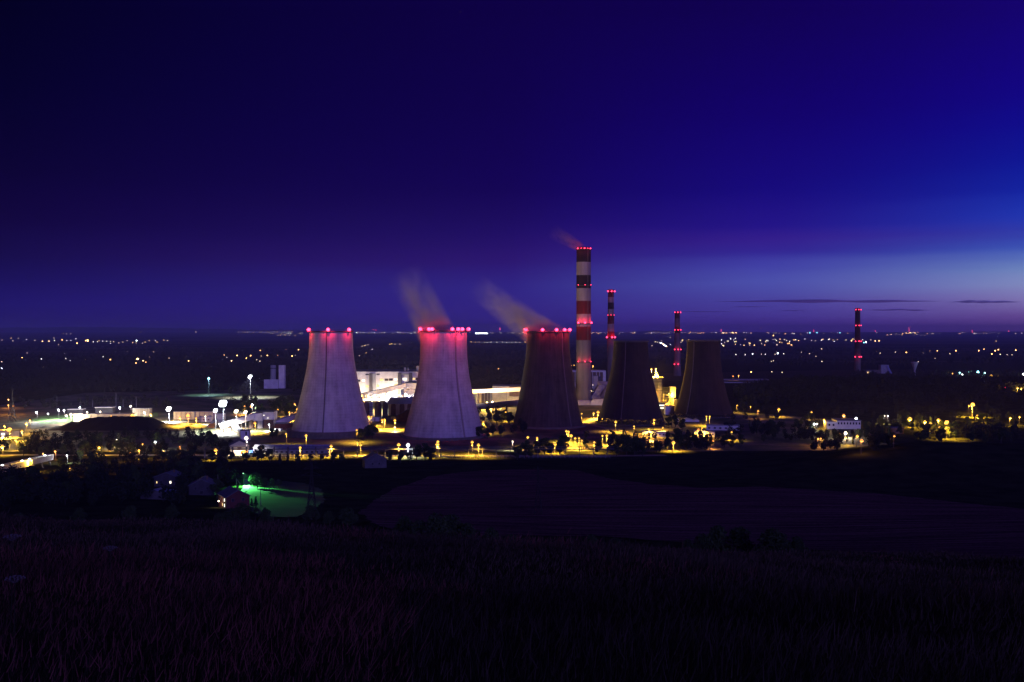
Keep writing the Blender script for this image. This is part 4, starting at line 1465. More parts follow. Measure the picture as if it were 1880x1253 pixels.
for i, (x0, x1, y0, m, lb) in enumerate(((428, 440, 828, m_white, 'white container at the foot of the gabled store'), (441, 455, 830.5, m_orange, 'orange container between the white and blue containers'),
                                        (456, 463, 827, m_blue, 'bright blue container right of the gabled store'), (443, 462, 839.5, m_teal, 'teal container lying in front of the others by the pipe bridge'))):
    b = Front('container', (x0 + x1) / 2, 722 if i < 3 else 706, lb, 'container')
    hw = (x1 - x0) / 2 * b.k
    MB().box(-hw, hw, 0, 2.5, 0.1, max(2.2, b.z(y0))).build('body', m, b.root)
    dd = MB()
    for q in range(7):
        x = -hw + (q + .5) * hw / 3.5
        dd.box(x - .06, x + .06, -.06, -.003, .2, max(2.1, b.z(y0)) - .2)
    dd.build('ribbing', m, b.root)
b = Front('long_store', 532, 724, 'long low store with a dusky blue roof before the leftmost cooling tower', 'building')
MB().box(b.x(464), b.x(601), 0, 14, -1, b.z(827)).build('wall', m_grey, b.root)
MB().prism([(b.x(463), 0), (b.x(602), 0), (b.x(602), .4), (b.x(463), .4)], 0, 0.4).build('plinth', m_dkgrey, b.root, loc=(0, -.45, -.2))
rf = MB()
zr = b.z(827)
rf.add([(b.x(463), -.8, zr), (b.x(602), -.8, zr), (b.x(602), 7, zr + 3), (b.x(463), 7, zr + 3), (b.x(463), 14.8, zr), (b.x(602), 14.8, zr),
        (b.x(463), -.8, zr + .3), (b.x(602), -.8, zr + .3), (b.x(602), 7, zr + 3.3), (b.x(463), 7, zr + 3.3), (b.x(463), 14.8, zr + .3), (b.x(602), 14.8, zr + .3)],
       [(6, 7, 8, 9), (9, 8, 11, 10), (0, 1, 7, 6), (4, 10, 11, 5), (1, 2, 8, 7), (2, 5, 11, 8), (0, 6, 9, 3), (3, 9, 10, 4), (0, 3, 2, 1), (3, 4, 5, 2)])
rf.build('roof', m_roofblue, b.root)
for i in range(14):
    x = b.x(468) + i * (b.x(598) - b.x(468)) / 14
    win(b.root, x, x + 1.8, zr - 2.0, zr - .8, 0, m_window)
b = Front('wall_bank', 516, 905, 'low dark brick building left of the leftmost cooling tower basin', 'building')
MB().box(b.x(504), b.x(537), 0, 8, -1, b.z(779)).build('wall', m_redbrick, b.root)
MB().box(b.x(503.5), b.x(537.5), -.5, 8.5, b.z(779), b.z(777.5)).build('roof', m_roof, b.root)
MB().box(b.x(505), b.x(518), -5, -.01, -1, b.z(787)).build('porch', m_white, b.root)
# twin silos behind
b = Front('silo_block', 509, 1560, 'round pale silo beside a tall white slab on the dark wood edge', 'silo')
MB().lathe([(5.0 * b.k, -1), (5.0 * b.k, b.z(672)), (4 * b.k, b.z(671))], 24, (b.x(500), 5, 0)).build('drum', m_grey, b.root, True)
MB().box(b.x(511.5), b.x(522), 0, 9, -1, b.z(671)).build('slab', m_white, b.root)
MB().box(b.x(486), b.x(511.4), -6, -.5, -1, b.z(697)).build('base', m_white, b.root)
MB().lathe([(5.05 * b.k, b.z(676)), (5.3 * b.k, b.z(676)), (5.3 * b.k, b.z(677.5)), (5.05 * b.k, b.z(677.5))], 24, (b.x(500), 5, 0)).build('hoop', m_steel, b.root)

# left lower gallery and buildings
p0, p1 = ground(-30, 886), ground(92, 853)
g0 = gallery('conveyor_bridge', (p0.x, p0.y, p0.z + 4.6), (p1.x, p1.y, p1.z + 4.6), 4, 3.2, 'long bluish conveyor bridge with white lamps at the lower left edge', m_grey, m_galv, 7)
for i, u in enumerate((.22, .50, .62, .88)):
    p = p0.lerp(p1, u) + Vector((1.8, -2.2, 6.6)) - Vector((p0.x, p0.y, 0))
    l_ = MB().bar(p - Vector((0, 0, 1.6)), p, .2).build('lamp_post', m_galv, g0)
    MB().ball(p, .7, 10, 6).build('lens', GL['w'], l_, True)
    light_at(g0, p + Vector((0, -.9, -.6)), 'w', 3000)
b = Front('pump_station', 25, 846, 'low pale building under the strong yellow lamp at the far left edge', 'building', rz=.1)
MB().box(b.x(-20), b.x(34), 0, 10, -1, 5).build('wall', m_grey, b.root)
MB().box(b.x(-20.5), b.x(34.5), -.4, 10.4, 5, 5.5).build('roof', m_roof, b.root)
win(b.root, b.x(2), b.x(9), 1.2, 3.4, 0, m_litwin2)


# ------------------------------------------------------------------ pipe bridge along the front road
b = Front('pipe_rack', 745, 699, 'long black pipe rack on posts along the lit front road', 'pipe rack')
x0, x1 = b.x(362), b.x(1128)
for y_, z_, r_ in ((0, 5.6, .42), (1.2, 5.6, .32), (.6, 7.0, .30)):
    MB().tube([(x0, y_, z_), (b.x(560), y_, z_), (b.x(800), y_, z_), (x1, y_, z_)], r_, 10).build('pipe', m_steel, b.root, True)
n = 30
for i in range(n):
    x = x0 + (x1 - x0) * (i + .5) / n
    s_ = MB()
    s_.box(x - .2, x + .2, -.8, -.4, -3, 7.3)
    s_.box(x - .2, x + .2, 1.6, 2.0, -3, 7.3)
    s_.box(x - .18, x + .18, -.8, 2.0, 4.8, 5.1)
    s_.box(x - .18, x + .18, -.8, 2.0, 6.4, 6.66)
    s_.build('post', m_steel, b.root)
# boundary fence beyond it
b = Front('mesh_fence', 745, 690, 'thin mesh fence with concrete posts in front of the pipe rack', 'fence')
f_ = MB()
for i in range(91):
    x = b.x(375) + (b.x(1120) - b.x(375)) * i / 90
    f_.box(x - .09, x + .09, 0, .15, -1, 2.6)
f_.build('posts', m_grey, b.root)
f_ = MB()
for z_ in (.4, .9, 1.4, 1.9, 2.4):
    f_.box(b.x(375), b.x(1120), .04, .09, z_, z_ + .05)
f_.build('wire', m_galv, b.root)


# ------------------------------------------------------------------ pylons
def pylon(px, y_top, y_base, label, Y=None, w=None):
    if Y is None:
        g = ground(px, y_base, 150)
    else:
        p_ = pt(px, HOR, Y)
        g = Vector((p_.x, Y, tz(p_.x, Y)))
    h = pt(px, y_top, g.y).z - g.z
    root = empty('pylon', g, random.uniform(-.3, .3), label, 'pylon', 'lattice power pylons')
    bw = w or h * .085
    t = MB()
    lv = [0, .25, .45, .62, .75, .86, 1.0]
    ww = [bw * (1 - .82 * min(1, q / .75)) for q in lv]
    th = max(.12, h * .006)
    for i in range(len(lv) - 1):
        for a, c in ((1, 1), (1, -1), (-1, -1), (-1, 1)):
            a2, c2 = (c, -a)
            A, B = (a * ww[i], c * ww[i], lv[i] * h), (a * ww[i + 1], c * ww[i + 1], lv[i + 1] * h)
            C_, E = (a2 * ww[i], c2 * ww[i], lv[i] * h), (a2 * ww[i + 1], c2 * ww[i + 1], lv[i + 1] * h)
            t.bar(A, B, th * 1.4)
            t.bar(A, E, th)
            t.bar(C_, B, th)
            t.bar(B, E, th)
    t.build('lattice', m_pylon, root)
    for q, l_ in ((.75, .19), (.87, .15), (.97, .11)):
        t = MB()
        t.bar((-l_ * h, 0, q * h), (l_ * h, 0, q * h), th * 1.3)
        t.bar((-l_ * h, 0, q * h), (0, 0, q * h + .06 * h), th)
        t.bar((l_ * h, 0, q * h), (0, 0, q * h + .06 * h), th)
        t.build('crossarm', m_pylon, root)
    return root


pylon(21, 716, 0, 'tall pylon beside amber lamps at the far left edge', Y=980)
pylon(191, 708, 0, 'distant pylon behind the middle of the floodlit yard', Y=1420)
pylon(338, 712, 0, 'distant pylon behind the white yard lamp', Y=1420)
pylon(366, 700, 0, 'distant pylon left of the big floodlight', Y=1500)
pylon(572, 848, 948, 'faint pylon standing in the dark meadow right of the green lawn')
pylon(988, 858, 945, 'faint pylon in the ploughed field below the dark steaming tower')
for i, (x, y) in enumerate(((104.5, 728), (147, 738), (170, 735), (213, 722), (226, 733), (250, 728), (241, 737))):
    c = pt(x, y, 1180)
    root = empty('lightning_mast', (c.x, 1180, 0), 0, None, 'mast', 'thin masts in the switchyard')
    tag(root, 'thin bare mast, number %s from the left in the floodlit yard' % ('one', 'two', 'three', 'four', 'five', 'six', 'seven')[i])
    root['label'] = ('leftmost thin bare mast in the floodlit yard', 'short thin mast just right of the leftmost yard mast', 'thin mast at the left canopy roof of the yard',
                     'tallest thin mast in the middle of the yard', 'thin mast just right of the tallest yard mast', 'rightmost thin bare mast in the floodlit yard', 'short thin mast by the second rightmost yard lamp')[i]
    MB().lathe([(.32, -.5), (.14, c.z)], 6).build('pole', m_galv, root)
    MB().lathe([(.5, -.5), (.5, .8)], 6).build('footing', m_grey, root)

# ------------------------------------------------------------------ houses in the dark below
m_dim = mat('dim_plaster', (.060, .056, .065), c2=(.04, .036, .04), scale=.4)


def house(px, py, w, d, h, rh, rz, label, mw, mr, wins=(), name='house'):
    g = ground(px, py, 150)
    root = empty(name, g, rz, label, 'house')
    MB().prism([(-w / 2, -2), (w / 2, -2), (w / 2, h), (0, h + rh), (-w / 2, h)], 0, d).build('wall', mw, root)
    r_ = MB().prism([(-w / 2 - .5, h - .35), (0, h + rh + .02), (w / 2 + .5, h - .35), (w / 2 + .5, h - .1), (0, h + rh + .3), (-w / 2 - .5, h - .1)], -.5, d + .5).build('roof', mr, root)
    MB().box(w * .12, w * .12 + .7, d * .5, d * .5 + .7, h + rh * .4, h + rh + .9).build('chimney_stack', m_brown, r_)
    for face, u, z_, ww, hh, m in wins:
        if face == 'f':
            win(root, u - ww / 2, u + ww / 2, z_, z_ + hh, 0, m)
        else:
            sgn = -1 if face == 'l' else 1
            x = sgn * w / 2
            o = MB().box(min(x, x + sgn * .1), max(x, x + sgn * .1), u - ww / 2, u + ww / 2, z_, z_ + hh).build('window', m_dkgrey, root)
            MB().box(min(x + sgn * .103, x + sgn * .14), max(x + sgn * .103, x + sgn * .14), u - ww / 2 + .1, u + ww / 2 - .1, z_ + .1, z_ + hh - .1).build('pane', m, o)
    return root


hr = house(437, 934, 9, 11, 4.6, 2.2, .55, 'reddish gabled house with lit windows beside the green lawn', m_redbrick, m_roof,
           [('l', 2, 2.6, 1.1, 1.3, m_litwin2), ('l', 2, .5, 1.1, 1.4, m_litwin2), ('l', 4.6, .5, .9, 1.3, m_litwin), ('l', 8, 2.8, 1.0, 1.2, m_window), ('f', -2, 2.6, 1.1, 1.3, m_window), ('f', 2, 2.6, 1.1, 1.3, m_window)])
pl2 = MB().ball((-5.6, 6.5, 2.3), .28, 8, 6).build('porch_lamp', GL['p'], hr, True)
light_at(hr, (-6.2, 6.5, 2.2), 'p', 30, .1)
house(370, 910, 11, 10, 4.4, 2.6, .15, 'grey gabled house with a pale front, behind the reddish house', m_dim, m_roof, [('f', -2.5, 2.4, 1.1, 1.3, m_window), ('f', 2.5, 2.4, 1.1, 1.3, m_window), ('f', 0, .4, 1.6, 1.6, m_window)])
house(305, 895, 12, 9, 4.8, 2.0, -.1, 'dim blocky house with one lit orange window', m_dim, m_roof, [('f', 2.2, 1.6, 1.1, 1.4, m_litwin2), ('f', -2.5, 1.6, 1.1, 1.4, m_window), ('f', -4.6, 1.6, .7, 1.2, m_litwin)])
house(285, 918, 14, 7, 2.6, 1.4, -.2, 'low outbuilding in front of the house with the orange window', m_dkgrey, m_roofblue, [('f', 2, .6, 1.2, 1.1, m_window)], name='outbuilding')
house(690, 860, 13, 11, 5.0, 3.4, .3, 'dark gabled house right of the leftmost cooling tower, below the road', m_dkgrey, m_roof, [('f', -2, 2, 1.1, 1.3, m_window), ('f', 2, 2, 1.1, 1.3, m_window)])
b = None
# poles by the green lawn
def wood_pole(px, py, h, label, arm=True, strut=False):
    g = ground(px, py, 150)
    root = empty('utility_pole', g, .2, label, 'utility pole', 'wooden utility poles by the green lawn')
    MB().lathe([(.16, -.5), (.11, h)], 8).build('pole', m_wood, root)
    if arm:
        MB().box(-1.3, 1.3, -.08, .08, h - .7, h - .5).build('crossarm', m_wood, root)
        for x in (-1.1, 0, 1.1):
            MB().lathe([(.06, h - .5), (.08, h - .3), (.03, h - .2)], 6, (x, 0, 0)).build('insulator', m_white, root)
    if strut:
        MB().bar((0, 0, h - .3), (3.4, -2, -.5), .2).build('strut', m_wood, root)
    return root


wood_pole(478.5, 929, 7.2, 'wooden power pole with a crossarm on the green-lit lawn')
wood_pole(434.5, 895, 4.2, 'short braced pole with a slanting strut left of the bright path', arm=False, strut=True)
wood_pole(400, 896, 6.5, 'faint dark pole behind the grey gabled house', arm=False)
gl = lamp(446.5, 869.5, 'g', 0, 6.2, .22, 'lamp post with a greenish light beside the pale path')
gb = light_at(gl, (.5, -1.6, 6.3), 'g', 24000, .2, True)
gb.data.spot_size = R(118)
gb.data.spot_blend = 1.0
gb.rotation_euler = Vector((.40, -.60, -.70)).to_track_quat('-Z', 'Y').to_euler()

# ------------------------------------------------------------------ street lamps and floodlights (photo position of each head)
mast(410, 741, 888, 'w', 60000, 3.6, 'brightest white floodlight mast above the loading hopper', 6)
mast(459.5, 692, 1350, 'w', 40000, 2.8, 'tall white floodlight mast left of the twin silos', 4)
mast(383.5, 695, 1400, 'c', 10000, 1.7, 'smaller bluish floodlight mast behind the brightest one', 3)
mast(310.5, 751, 985, 'w', 36000, 2.7, 'white floodlight mast right of the largest coal heap', 4)
mast(396, 754, 892, 'w', 14000, 2.0, 'white floodlight just left below the brightest mast', 4)
mast(434, 755.5, 896, 'p', 18000, 2.0, 'warm white floodlight mast right of the brightest one', 4)
mast(451, 757, 900, 'p', 12000, 1.7, 'warm floodlight mast nearest the junction house roof', 4)
mast(345.5, 763, 965, 'o', 26000, 1.9, 'amber floodlight mast right of the white yard mast', 3)
mast(243.5, 763, 962, 'y', 60000, 1.9, 'yellow floodlight mast rising behind the coal heap crest', 3)
mast(204.5, 765.5, 962, 'y', 26000, 1.3, 'smaller yellow floodlight mast over the coal heap crest', 3)
mast(461, 747, 1060, 'o', 30000, 1.4, 'orange floodlight mast behind the junction house', 3)
mast(18, 789, 838, 'y', 60000, 1.9, 'strong yellow floodlight mast over the low building at far left', 4)
mast(546.5, 751.5, 1000, 'y', 50000, 1.4, 'yellow floodlight mast touching the left edge of the leftmost cooling tower', 3)
mast(1737, 776, 830, 'y', 26000, 1.9, 'largest yellow floodlight among the trees at far right', 4)
mast(1785, 743, 1040, 'y', 50000, 2.2, 'high double yellow floodlight on a tower above the right trees', 5)
mast(1552, 795, 838, 'p', 3400, 1.4, 'warm floodlight in front of the white two-storey block', 3, down=False)
mast(1795, 683, 2050, 'c', 60000, 2.6, 'brightest bluish floodlight far right under the horizon', 3)
mast(894, 740, 1160, 'y', 52000, 1.3, 'yellow floodlight between the second and third cooling towers', 3, down=False)
mast(904, 738, 1165, 'p', 14000, .9, 'smaller pale floodlight before the yellow-lit hall', 2, down=False)
# equipment lights on the process deck
for x, y, c, pw, r_, lb in ((664, 726.5, 'y', 26000, 1.5, 'left yellow floodlight on the bright pipe deck'), (688.5, 726.5, 'y', 26000, 1.3, 'second yellow floodlight on the bright pipe deck'),
                            (716, 725, 'w', 30000, 1.6, 'left white floodlight on the bright pipe deck'), (745, 724.5, 'w', 30000, 1.6, 'right white floodlight before the white annex')):
    mast(x, y, 1128, c, pw * .75, r_, lb, 3, down=False)

STREET = [  # px, py, colour, power, height, lens radius
    (480, 822, 'y', 3000, 8, .6), (551, 822, 'y', 5000, 8, .7), (562, 800, 'y', 5000, 9, .8), (525, 797, 'y', 3500, 9, .6), (608, 819.5, 'y', 6000, 8, .8), (655, 790, 'y', 4500, 10, .6),
    (662, 817.5, 'y', 5000, 8, .7), (656, 813, 'y', 1500, 8, .45), (732, 817, 'y', 7000, 9, .95), (749, 817.5, 'w', 6000, 9, .95), (803, 816, 'y', 8000, 9, 1.0), (804, 811, 'y', 2500, 9, .7),
    (867, 812, 'y', 6000, 9, .8), (878.5, 817.5, 'y', 7000, 9, .85), (941, 810.5, 'p', 1200, 7, .4), (887.5, 775, 'y', 5000, 10, .7), (928.5, 757, 'y', 3500, 9, .6), (969, 803, 'y', 4500, 8, .7), (986, 804.5, 'y', 3000, 8, .6),
    (1018, 815.5, 'y', 9000, 7, 1.1), (1040, 792, 'y', 4500, 9, .8), (1044, 793, 'y', 4000, 9, .7), (1043, 797, 'y', 4500, 9, .8), (1048.5, 800, 'y', 4500, 9, .9), (1056, 805, 'y', 4500, 8, .7),
    (1063, 805, 'y', 3500, 8, .6), (1068, 809, 'y', 2500, 8, .5), (1106, 800.5, 'y', 3500, 8, .6), (1114, 800, 'y', 4500, 8, .7), (1091, 812.5, 'y', 4500, 8, .65), (1130.5, 775, 'y', 7000, 9, .9),
    (1201, 771.5, 'y', 5000, 9, .8), (1164, 783, 'y', 2500, 7, .6), (1191, 788, 'y', 2500, 7, .6), (1193, 797, 'o', 11000, 6, 1.1), (1217, 785.5, 'y', 2500, 8, .5), (1236.5, 813, 'y', 5500, 7, 1.0),
    (1188, 804, 'y', 2000, 6, .5), (1282.5, 790, 'o', 9000, 7, 1.0), (1289, 786, 'y', 3000, 8, .5), (1297, 765, 'y', 4000, 9, .6), (1303, 765, 'y', 4000, 9, .6), (1309, 810, 'o', 2500, 6, .6),
    (1343.5, 793.5, 'y', 2500, 7, .55), (1356, 690, 'o', 4500, 8, 1.0), (1346, 691, 'o', 4500, 8, 1.0), (1353.5, 744.5, 'y', 3500, 8, .6), (1378, 747, 'y', 3000, 8, .5), (1392, 755, 'o', 3000, 8, .8),
    (1430, 752, 'y', 9000, 8, 1.15), (1490, 757, 'y', 5000, 8, .7), (1500, 778.5, 'p', 2000, 7, .6), (1513, 771, 'y', 4000, 8, .8), (1549, 763, 'o', 8000, 10, 1.15), (1572, 768.5, 'w', 7000, 9, .95),
    (1495, 779, 'w', 3500, 7, .7), (1543, 796, 'o', 1500, 7, .45), (1553, 804, 'y', 3000, 6, .6), (1574, 801, 'y', 800, 7, .65), (1582, 809.5, 'o', 500, 8, .8), (1502, 806, 'o', 1500, 6, .45), (1507, 805.5, 'o', 1500, 6, .45),
    (1670.5, 769.5, 'y', 14400, 8, 1.5), (1698, 775, 'y', 10800, 7, 1.19), (1708.5, 778, 'y', 10800, 7, 1.0), (1723, 771.5, 'y', 10800, 8, 1.19), (1725, 785, 'y', 7200, 6, 0.75), (1797, 763, 'y', 16200, 7, 1.62),
    (1855, 768, 'y', 4500, 8, .8), (1872, 766, 'y', 3500, 8, .7), (1624, 764, 'p', 2500, 8, .5), (1630, 764, 'p', 2500, 8, .5), (1642, 801, 'o', 100, 7, .5), (1779, 745, 'y', 3000, 9, .7),
    (1868, 713, 'y', 5000, 8, 1.0), (1875, 713.5, 'y', 4000, 8, .8), (1820, 690, 'y', 6000, 9, 1.5), (1749, 686, 'o', 3000, 9, 1.0), (1762, 684.5, 'c', 3000, 9, 1.2), (1766.5, 688, 'w', 4000, 9, 1.2),
    (1779, 683.5, 'c', 3000, 9, 1.1), (1808, 684.5, 'c', 3000, 9, 1.0), (1879, 687, 'w', 5000, 9, 1.5), (1847, 712, 'r', 1500, 6, .7),
    (725, 772, 'y', 9000, 9, .9), (706, 771, 'y', 9000, 9, .85), (701.5, 771.5, 'y', 6000, 9, .75), (677, 765.5, 'y', 7000, 9, .85), (682, 765.5, 'y', 5000, 9, .6), (676, 774, 'y', 5000, 8, .6), (725, 785, 'p', 2500, 4, .6),
    (67, 757, 'w', 8000, 10, .8), (107, 752.5, 'w', 8000, 10, .75), (117.5, 753.5, 'w', 8000, 10, .75), (146.5, 748.5, 'w', 8000, 10, .75), (219.5, 748.5, 'w', 8000, 10, .85), (240, 746, 'p', 8000, 10, .75),
    (130, 761, 'p', 12000, 9, 1.0), (122, 763, 'p', 8000, 9, .8), (277, 761, 'y', 18000, 9, .8), (88, 760, 'w', 4666, 7, .6),
    (160, 757, 'p', 10000, 9, .6), (184, 756, 'p', 10000, 9, .6), (265, 757, 'p', 16000, 9, .6), (330, 766, 'y', 16000, 9, .7), (360, 768, 'y', 16000, 8, .7), (377, 765, 'p', 8000, 8, .6), (425, 772, 'p', 8000, 8, .7),
    (214, 809, 'p', 2500, 6, .7), (201, 815, 'y', 2500, 6, .6), (182, 822, 'y', 3000, 6, .7), (179, 834, 'y', 2500, 6, .5), (255, 827, 'y', 3000, 6, .6), (285, 812, 'w', 2500, 6, .6), (262, 815, 'o', 1500, 6, .5), (101, 829, 'o', 1500, 6, .5),
    (129, 860, 'o', 1200, 5, .35), (79, 833, 'o', 1500, 6, .4), (123, 837, 'w', 2500, 5, .5), (228, 854, 'o', 800, 5, .3), (5, 803, 'p', 3000, 7, .7), (4, 820, 'y', 6000, 7, 1.0), (40, 792, 'y', 8000, 8, .8), (300, 828, 'o', 1200, 6, .35), (330, 820, 'o', 1200, 6, .35),
    (48, 778, 'y', 7000, 9, .75), (55, 772, 'y', 4000, 9, .55), (8, 782, 'y', 4000, 9, .5), (28.5, 808, 'y', 5000, 8, .75), (15.5, 734, 'o', 3000, 10, .7), (15, 744, 'o', 2500, 10, .6), (24.5, 745.5, 'o', 3000, 10, .7),
    (57, 845, 'y', 6000, 7, .5), (396, 827, 'y', 5000, 7, .9), (452, 804.5, 'p', 9000, 12, 1.1), (468, 777, 'y', 8000, 9, .9), (541, 742, 'o', 4000, 9, .7), (520, 766, 'y', 8000, 8, .7), (531, 757, 'y', 9000, 8, .7),
    (510, 752, 'y', 2500, 8, .5), (463, 743.5, 'w', 7000, 9, .9), (449, 746, 'o', 2500, 9, .6), (494, 780, 'w', 3500, 6, .6), (239, 832, 'o', 1200, 6, .4), (1054, 671, 'y', 3500, 9, 1.0), (1088.5, 672, 'y', 3500, 9, 1.0),
    (1053, 695, 'y', 7000, 9, 1.2), (1085.5, 694, 'y', 7000, 9, 1.2), (1106, 694, 'y', 3000, 9, .7), (1089, 707, 'p', 5000, 9, .8), (1107, 719, 'p', 3000, 9, .5), (1098, 757, 'y', 12000, 7, 1.1), (1090, 759, 'y', 9000, 7, .8), (1068, 760, 'y', 9000, 8, .6),
]
ORD = ['leftmost', 'second', 'third', 'fourth', 'fifth', 'sixth', 'seventh', 'eighth', 'ninth', 'tenth', 'eleventh', 'twelfth', 'thirteenth', 'fourteenth', 'fifteenth', 'sixteenth', 'seventeenth', 'eighteenth', 'nineteenth', 'twentieth']
CN = {'y': 'yellow', 'o': 'amber', 'w': 'white', 'p': 'warm white', 'c': 'bluish', 'r': 'red', 'g': 'green'}


def zone(px, py):
    if px < 320:
        return 'in the coal yard at far left' if py < 770 else 'low at the far left edge'
    if px < 540:
        return 'around the junction house' if py < 800 else 'near the gabled store'
    if px < 700 and py > 785:
        return 'in front of the leftmost cooling tower'
    if px < 760 and py < 786:
        return 'between the two pale cooling towers'
    if px < 960 and py > 785:
        return 'in front of the second cooling tower'
    if px < 960:
        return 'between the second and third cooling towers'
    if px < 1125 and py > 785:
        return 'in front of the dark steaming cooling tower'
    if px < 1125:
        return 'around the foot of the tallest chimney'
    if px < 1240:
        return 'in front of the right dark cooling towers'
    if px < 1360:
        return 'below the rightmost cooling tower' if py > 700 else 'on the long low grey hall'
    if px < 1600 and py < 790:
        return 'near the white two-storey block'
    if px < 1660:
        return 'below the white two-storey block'
    return 'in the trees at far right' if py > 735 else 'by the blue-lit office block'


zz = {}
for s_ in STREET:
    zz.setdefault((CN[s_[2]], zone(s_[0], s_[1])), []).append(s_)
for (cn, zn), lst in zz.items():
    lst.sort()
    for i, (px, py, c, pw, h, r_) in enumerate(lst):
        n = len(lst)
        o = ORD[i] if n > 1 else 'only'
        if n > 1 and i == n - 1:
            o = 'rightmost'
        lb = ('%s %s street lamp %s' % (o, cn, zn)) if n > 1 else ('%s street lamp %s' % (cn, zn))
        lamp(px, py, c, pw, h, r_, lb, 'street lamps of the power station')

# ------------------------------------------------------------------ trees placed one by one
def row(kind, pts, label, group, jit=0):
    for px, py, h in pts:
        g = ground(px, py, 120)
        tree(kind, g.x, g.y, h, label, group, wide=random.uniform(.85, 1.2))


gt = random.Random(11)
# front belt along the pipe rack
belt = [(480, 848, 12), (472, 850, 9), (495, 850, 10), (452, 852, 8), (408, 850, 9), (390, 850, 8), (425, 848, 7), (350, 852, 10), (335, 850, 9), (318, 852, 10), (300, 850, 8)]
row('round', belt, 'dark leafy tree in the clump between the dark houses and the pipe rack', 'trees left of the pipe rack')
row('round', [(570, 850, 6), (590, 848, 5), (612, 850, 7), (627, 849, 6), (545, 851, 6)], 'small dark roadside tree in front of the leftmost cooling tower', 'roadside trees by the pipe rack')
row('round', [(765, 845, 11), (780, 846, 13), (792, 848, 10), (752, 848, 8), (715, 850, 8), (735, 852, 9)], 'dark tree in the clump below the second cooling tower', 'trees below the second cooling tower')
row('round', [(950, 845, 10), (965, 842, 14), (975, 842, 9), (1000, 836, 13), (1010, 838, 10), (1028, 836, 11), (1035, 832, 14), (985, 838, 12)], 'dark tree in the clump below the steaming dark tower', 'trees below the dark steaming tower')
row('round', [(1150, 836, 13), (1140, 832, 11), (1165, 836, 14), (1180, 838, 11), (1132, 838, 9), (1100, 828, 8), (1075, 826, 9), (1205, 832, 10), (1225, 830, 11), (1250, 826, 12), (1262, 824, 13), (1244, 818, 14), (1275, 822, 11),
              (1290, 822, 9), (1305, 824, 9), (1330, 822, 10), (1345, 818, 9), (1362, 820, 10)], 'dark tree in the belt below the unlit cooling towers', 'trees below the unlit cooling towers')
row('round', [(658, 806, 8), (664, 808, 10), (674, 806, 12), (684, 806, 13), (868, 803, 12), (880, 806, 11), (895, 806, 10), (905, 800, 9), (920, 802, 10), (912, 778, 13), (925, 772, 12), (898, 772, 11), (935, 780, 13), (1240, 785, 12),
              (1252, 790, 11), (1228, 786, 12), (500, 806, 9), (508, 804, 8), (455, 786, 8)], 'dark tree standing between the cooling towers', 'trees between the cooling towers')
row('conifer', [(790, 850, 8), (705, 852, 7), (548, 850, 8), (528, 850, 7), (514, 853, 8)], 'pointed dark conifer along the front road', 'conifers by the front road')
row('round', [(472, 897, 8), (464, 893, 7)], 'green-lit leafy tree beside the pale path', 'green lit trees')
row('round', [(486, 899, 6), (500, 897, 5), (512, 896, 4.5)], 'dim rounded tree at the right end of the green-lit lawn trees', 'green lit trees')
row('conifer', [(469.5, 932, 4.6)], 'slim dark cypress right of the reddish house', None)
row('conifer', [(462, 931, 3.4)], 'short dark cypress touching the reddish house', None)
row('bush', [(456, 941, 2.6), (470, 942, 2.4), (440, 945, 2.8), (486, 940, 1.8), (425, 948, 3)], 'garden bush in front of the reddish house', 'garden bushes')
for i in range(26):
    px, py = gt.uniform(-20, 400), gt.uniform(842, 930)
    if 280 < px < 395 and 885 < py < 925:
        continue
    if px < 110 and py < 880:
        continue
    row('round', [(px, py, gt.uniform(6, 11))], 'black tree among the dark houses at lower left', 'trees among the dark houses')
for i in range(26):
    px, py = gt.uniform(110, 400), gt.uniform(812, 838)
    row('round', [(px, py, gt.uniform(6, 12))], 'dark tree in the belt below the coal heaps', 'trees below the coal heaps')
for i in range(14):
    px, py = gt.uniform(-20, 130), gt.uniform(822, 842)
    row('round', [(px, py, gt.uniform(5, 9))], 'dark tree catching yellow light at the far left edge', 'trees at the far left edge')
for i in range(22):
    px, py = gt.uniform(440, 545), gt.uniform(738, 768)
    row('round', [(px, py, gt.uniform(8, 13))], 'dark tree behind the junction house, left of the leftmost cooling tower', 'trees behind the junction house')
for i in range(60):
    px = gt.uniform(1370, 1890)
    py = gt.uniform(778, 815)
    row(gt.choice(('round', 'round', 'tall')), [(px, py, gt.uniform(7, 12))], 'dark tree among the lamps right of the cooling towers', 'trees right of the cooling towers')
for px, py, h, k in ((1434, 768, 9, 'round'), (1428, 770, 8, 'round'), (1490, 772, 8, 'round'), (1484, 770, 9, 'tall'), (1555, 815, 8, 'tall'), (1566, 818, 7, 'tall'), (1545, 812, 9, 'round'), (1700, 796, 9, 'round'), (1716, 794, 10, 'tall'),
                     (1744, 796, 11, 'round'), (1790, 776, 16, 'tall'), (1800, 780, 13, 'round'), (1812, 782, 12, 'tall'), (1826, 784, 12, 'tall'), (1735, 790, 9, 'round'), (1675, 794, 9, 'round'), (1620, 800, 9, 'tall')):
    row(k, [(px, py, h)], 'tree glowing yellow beside a lamp right of the cooling towers', 'lamplit trees at right')
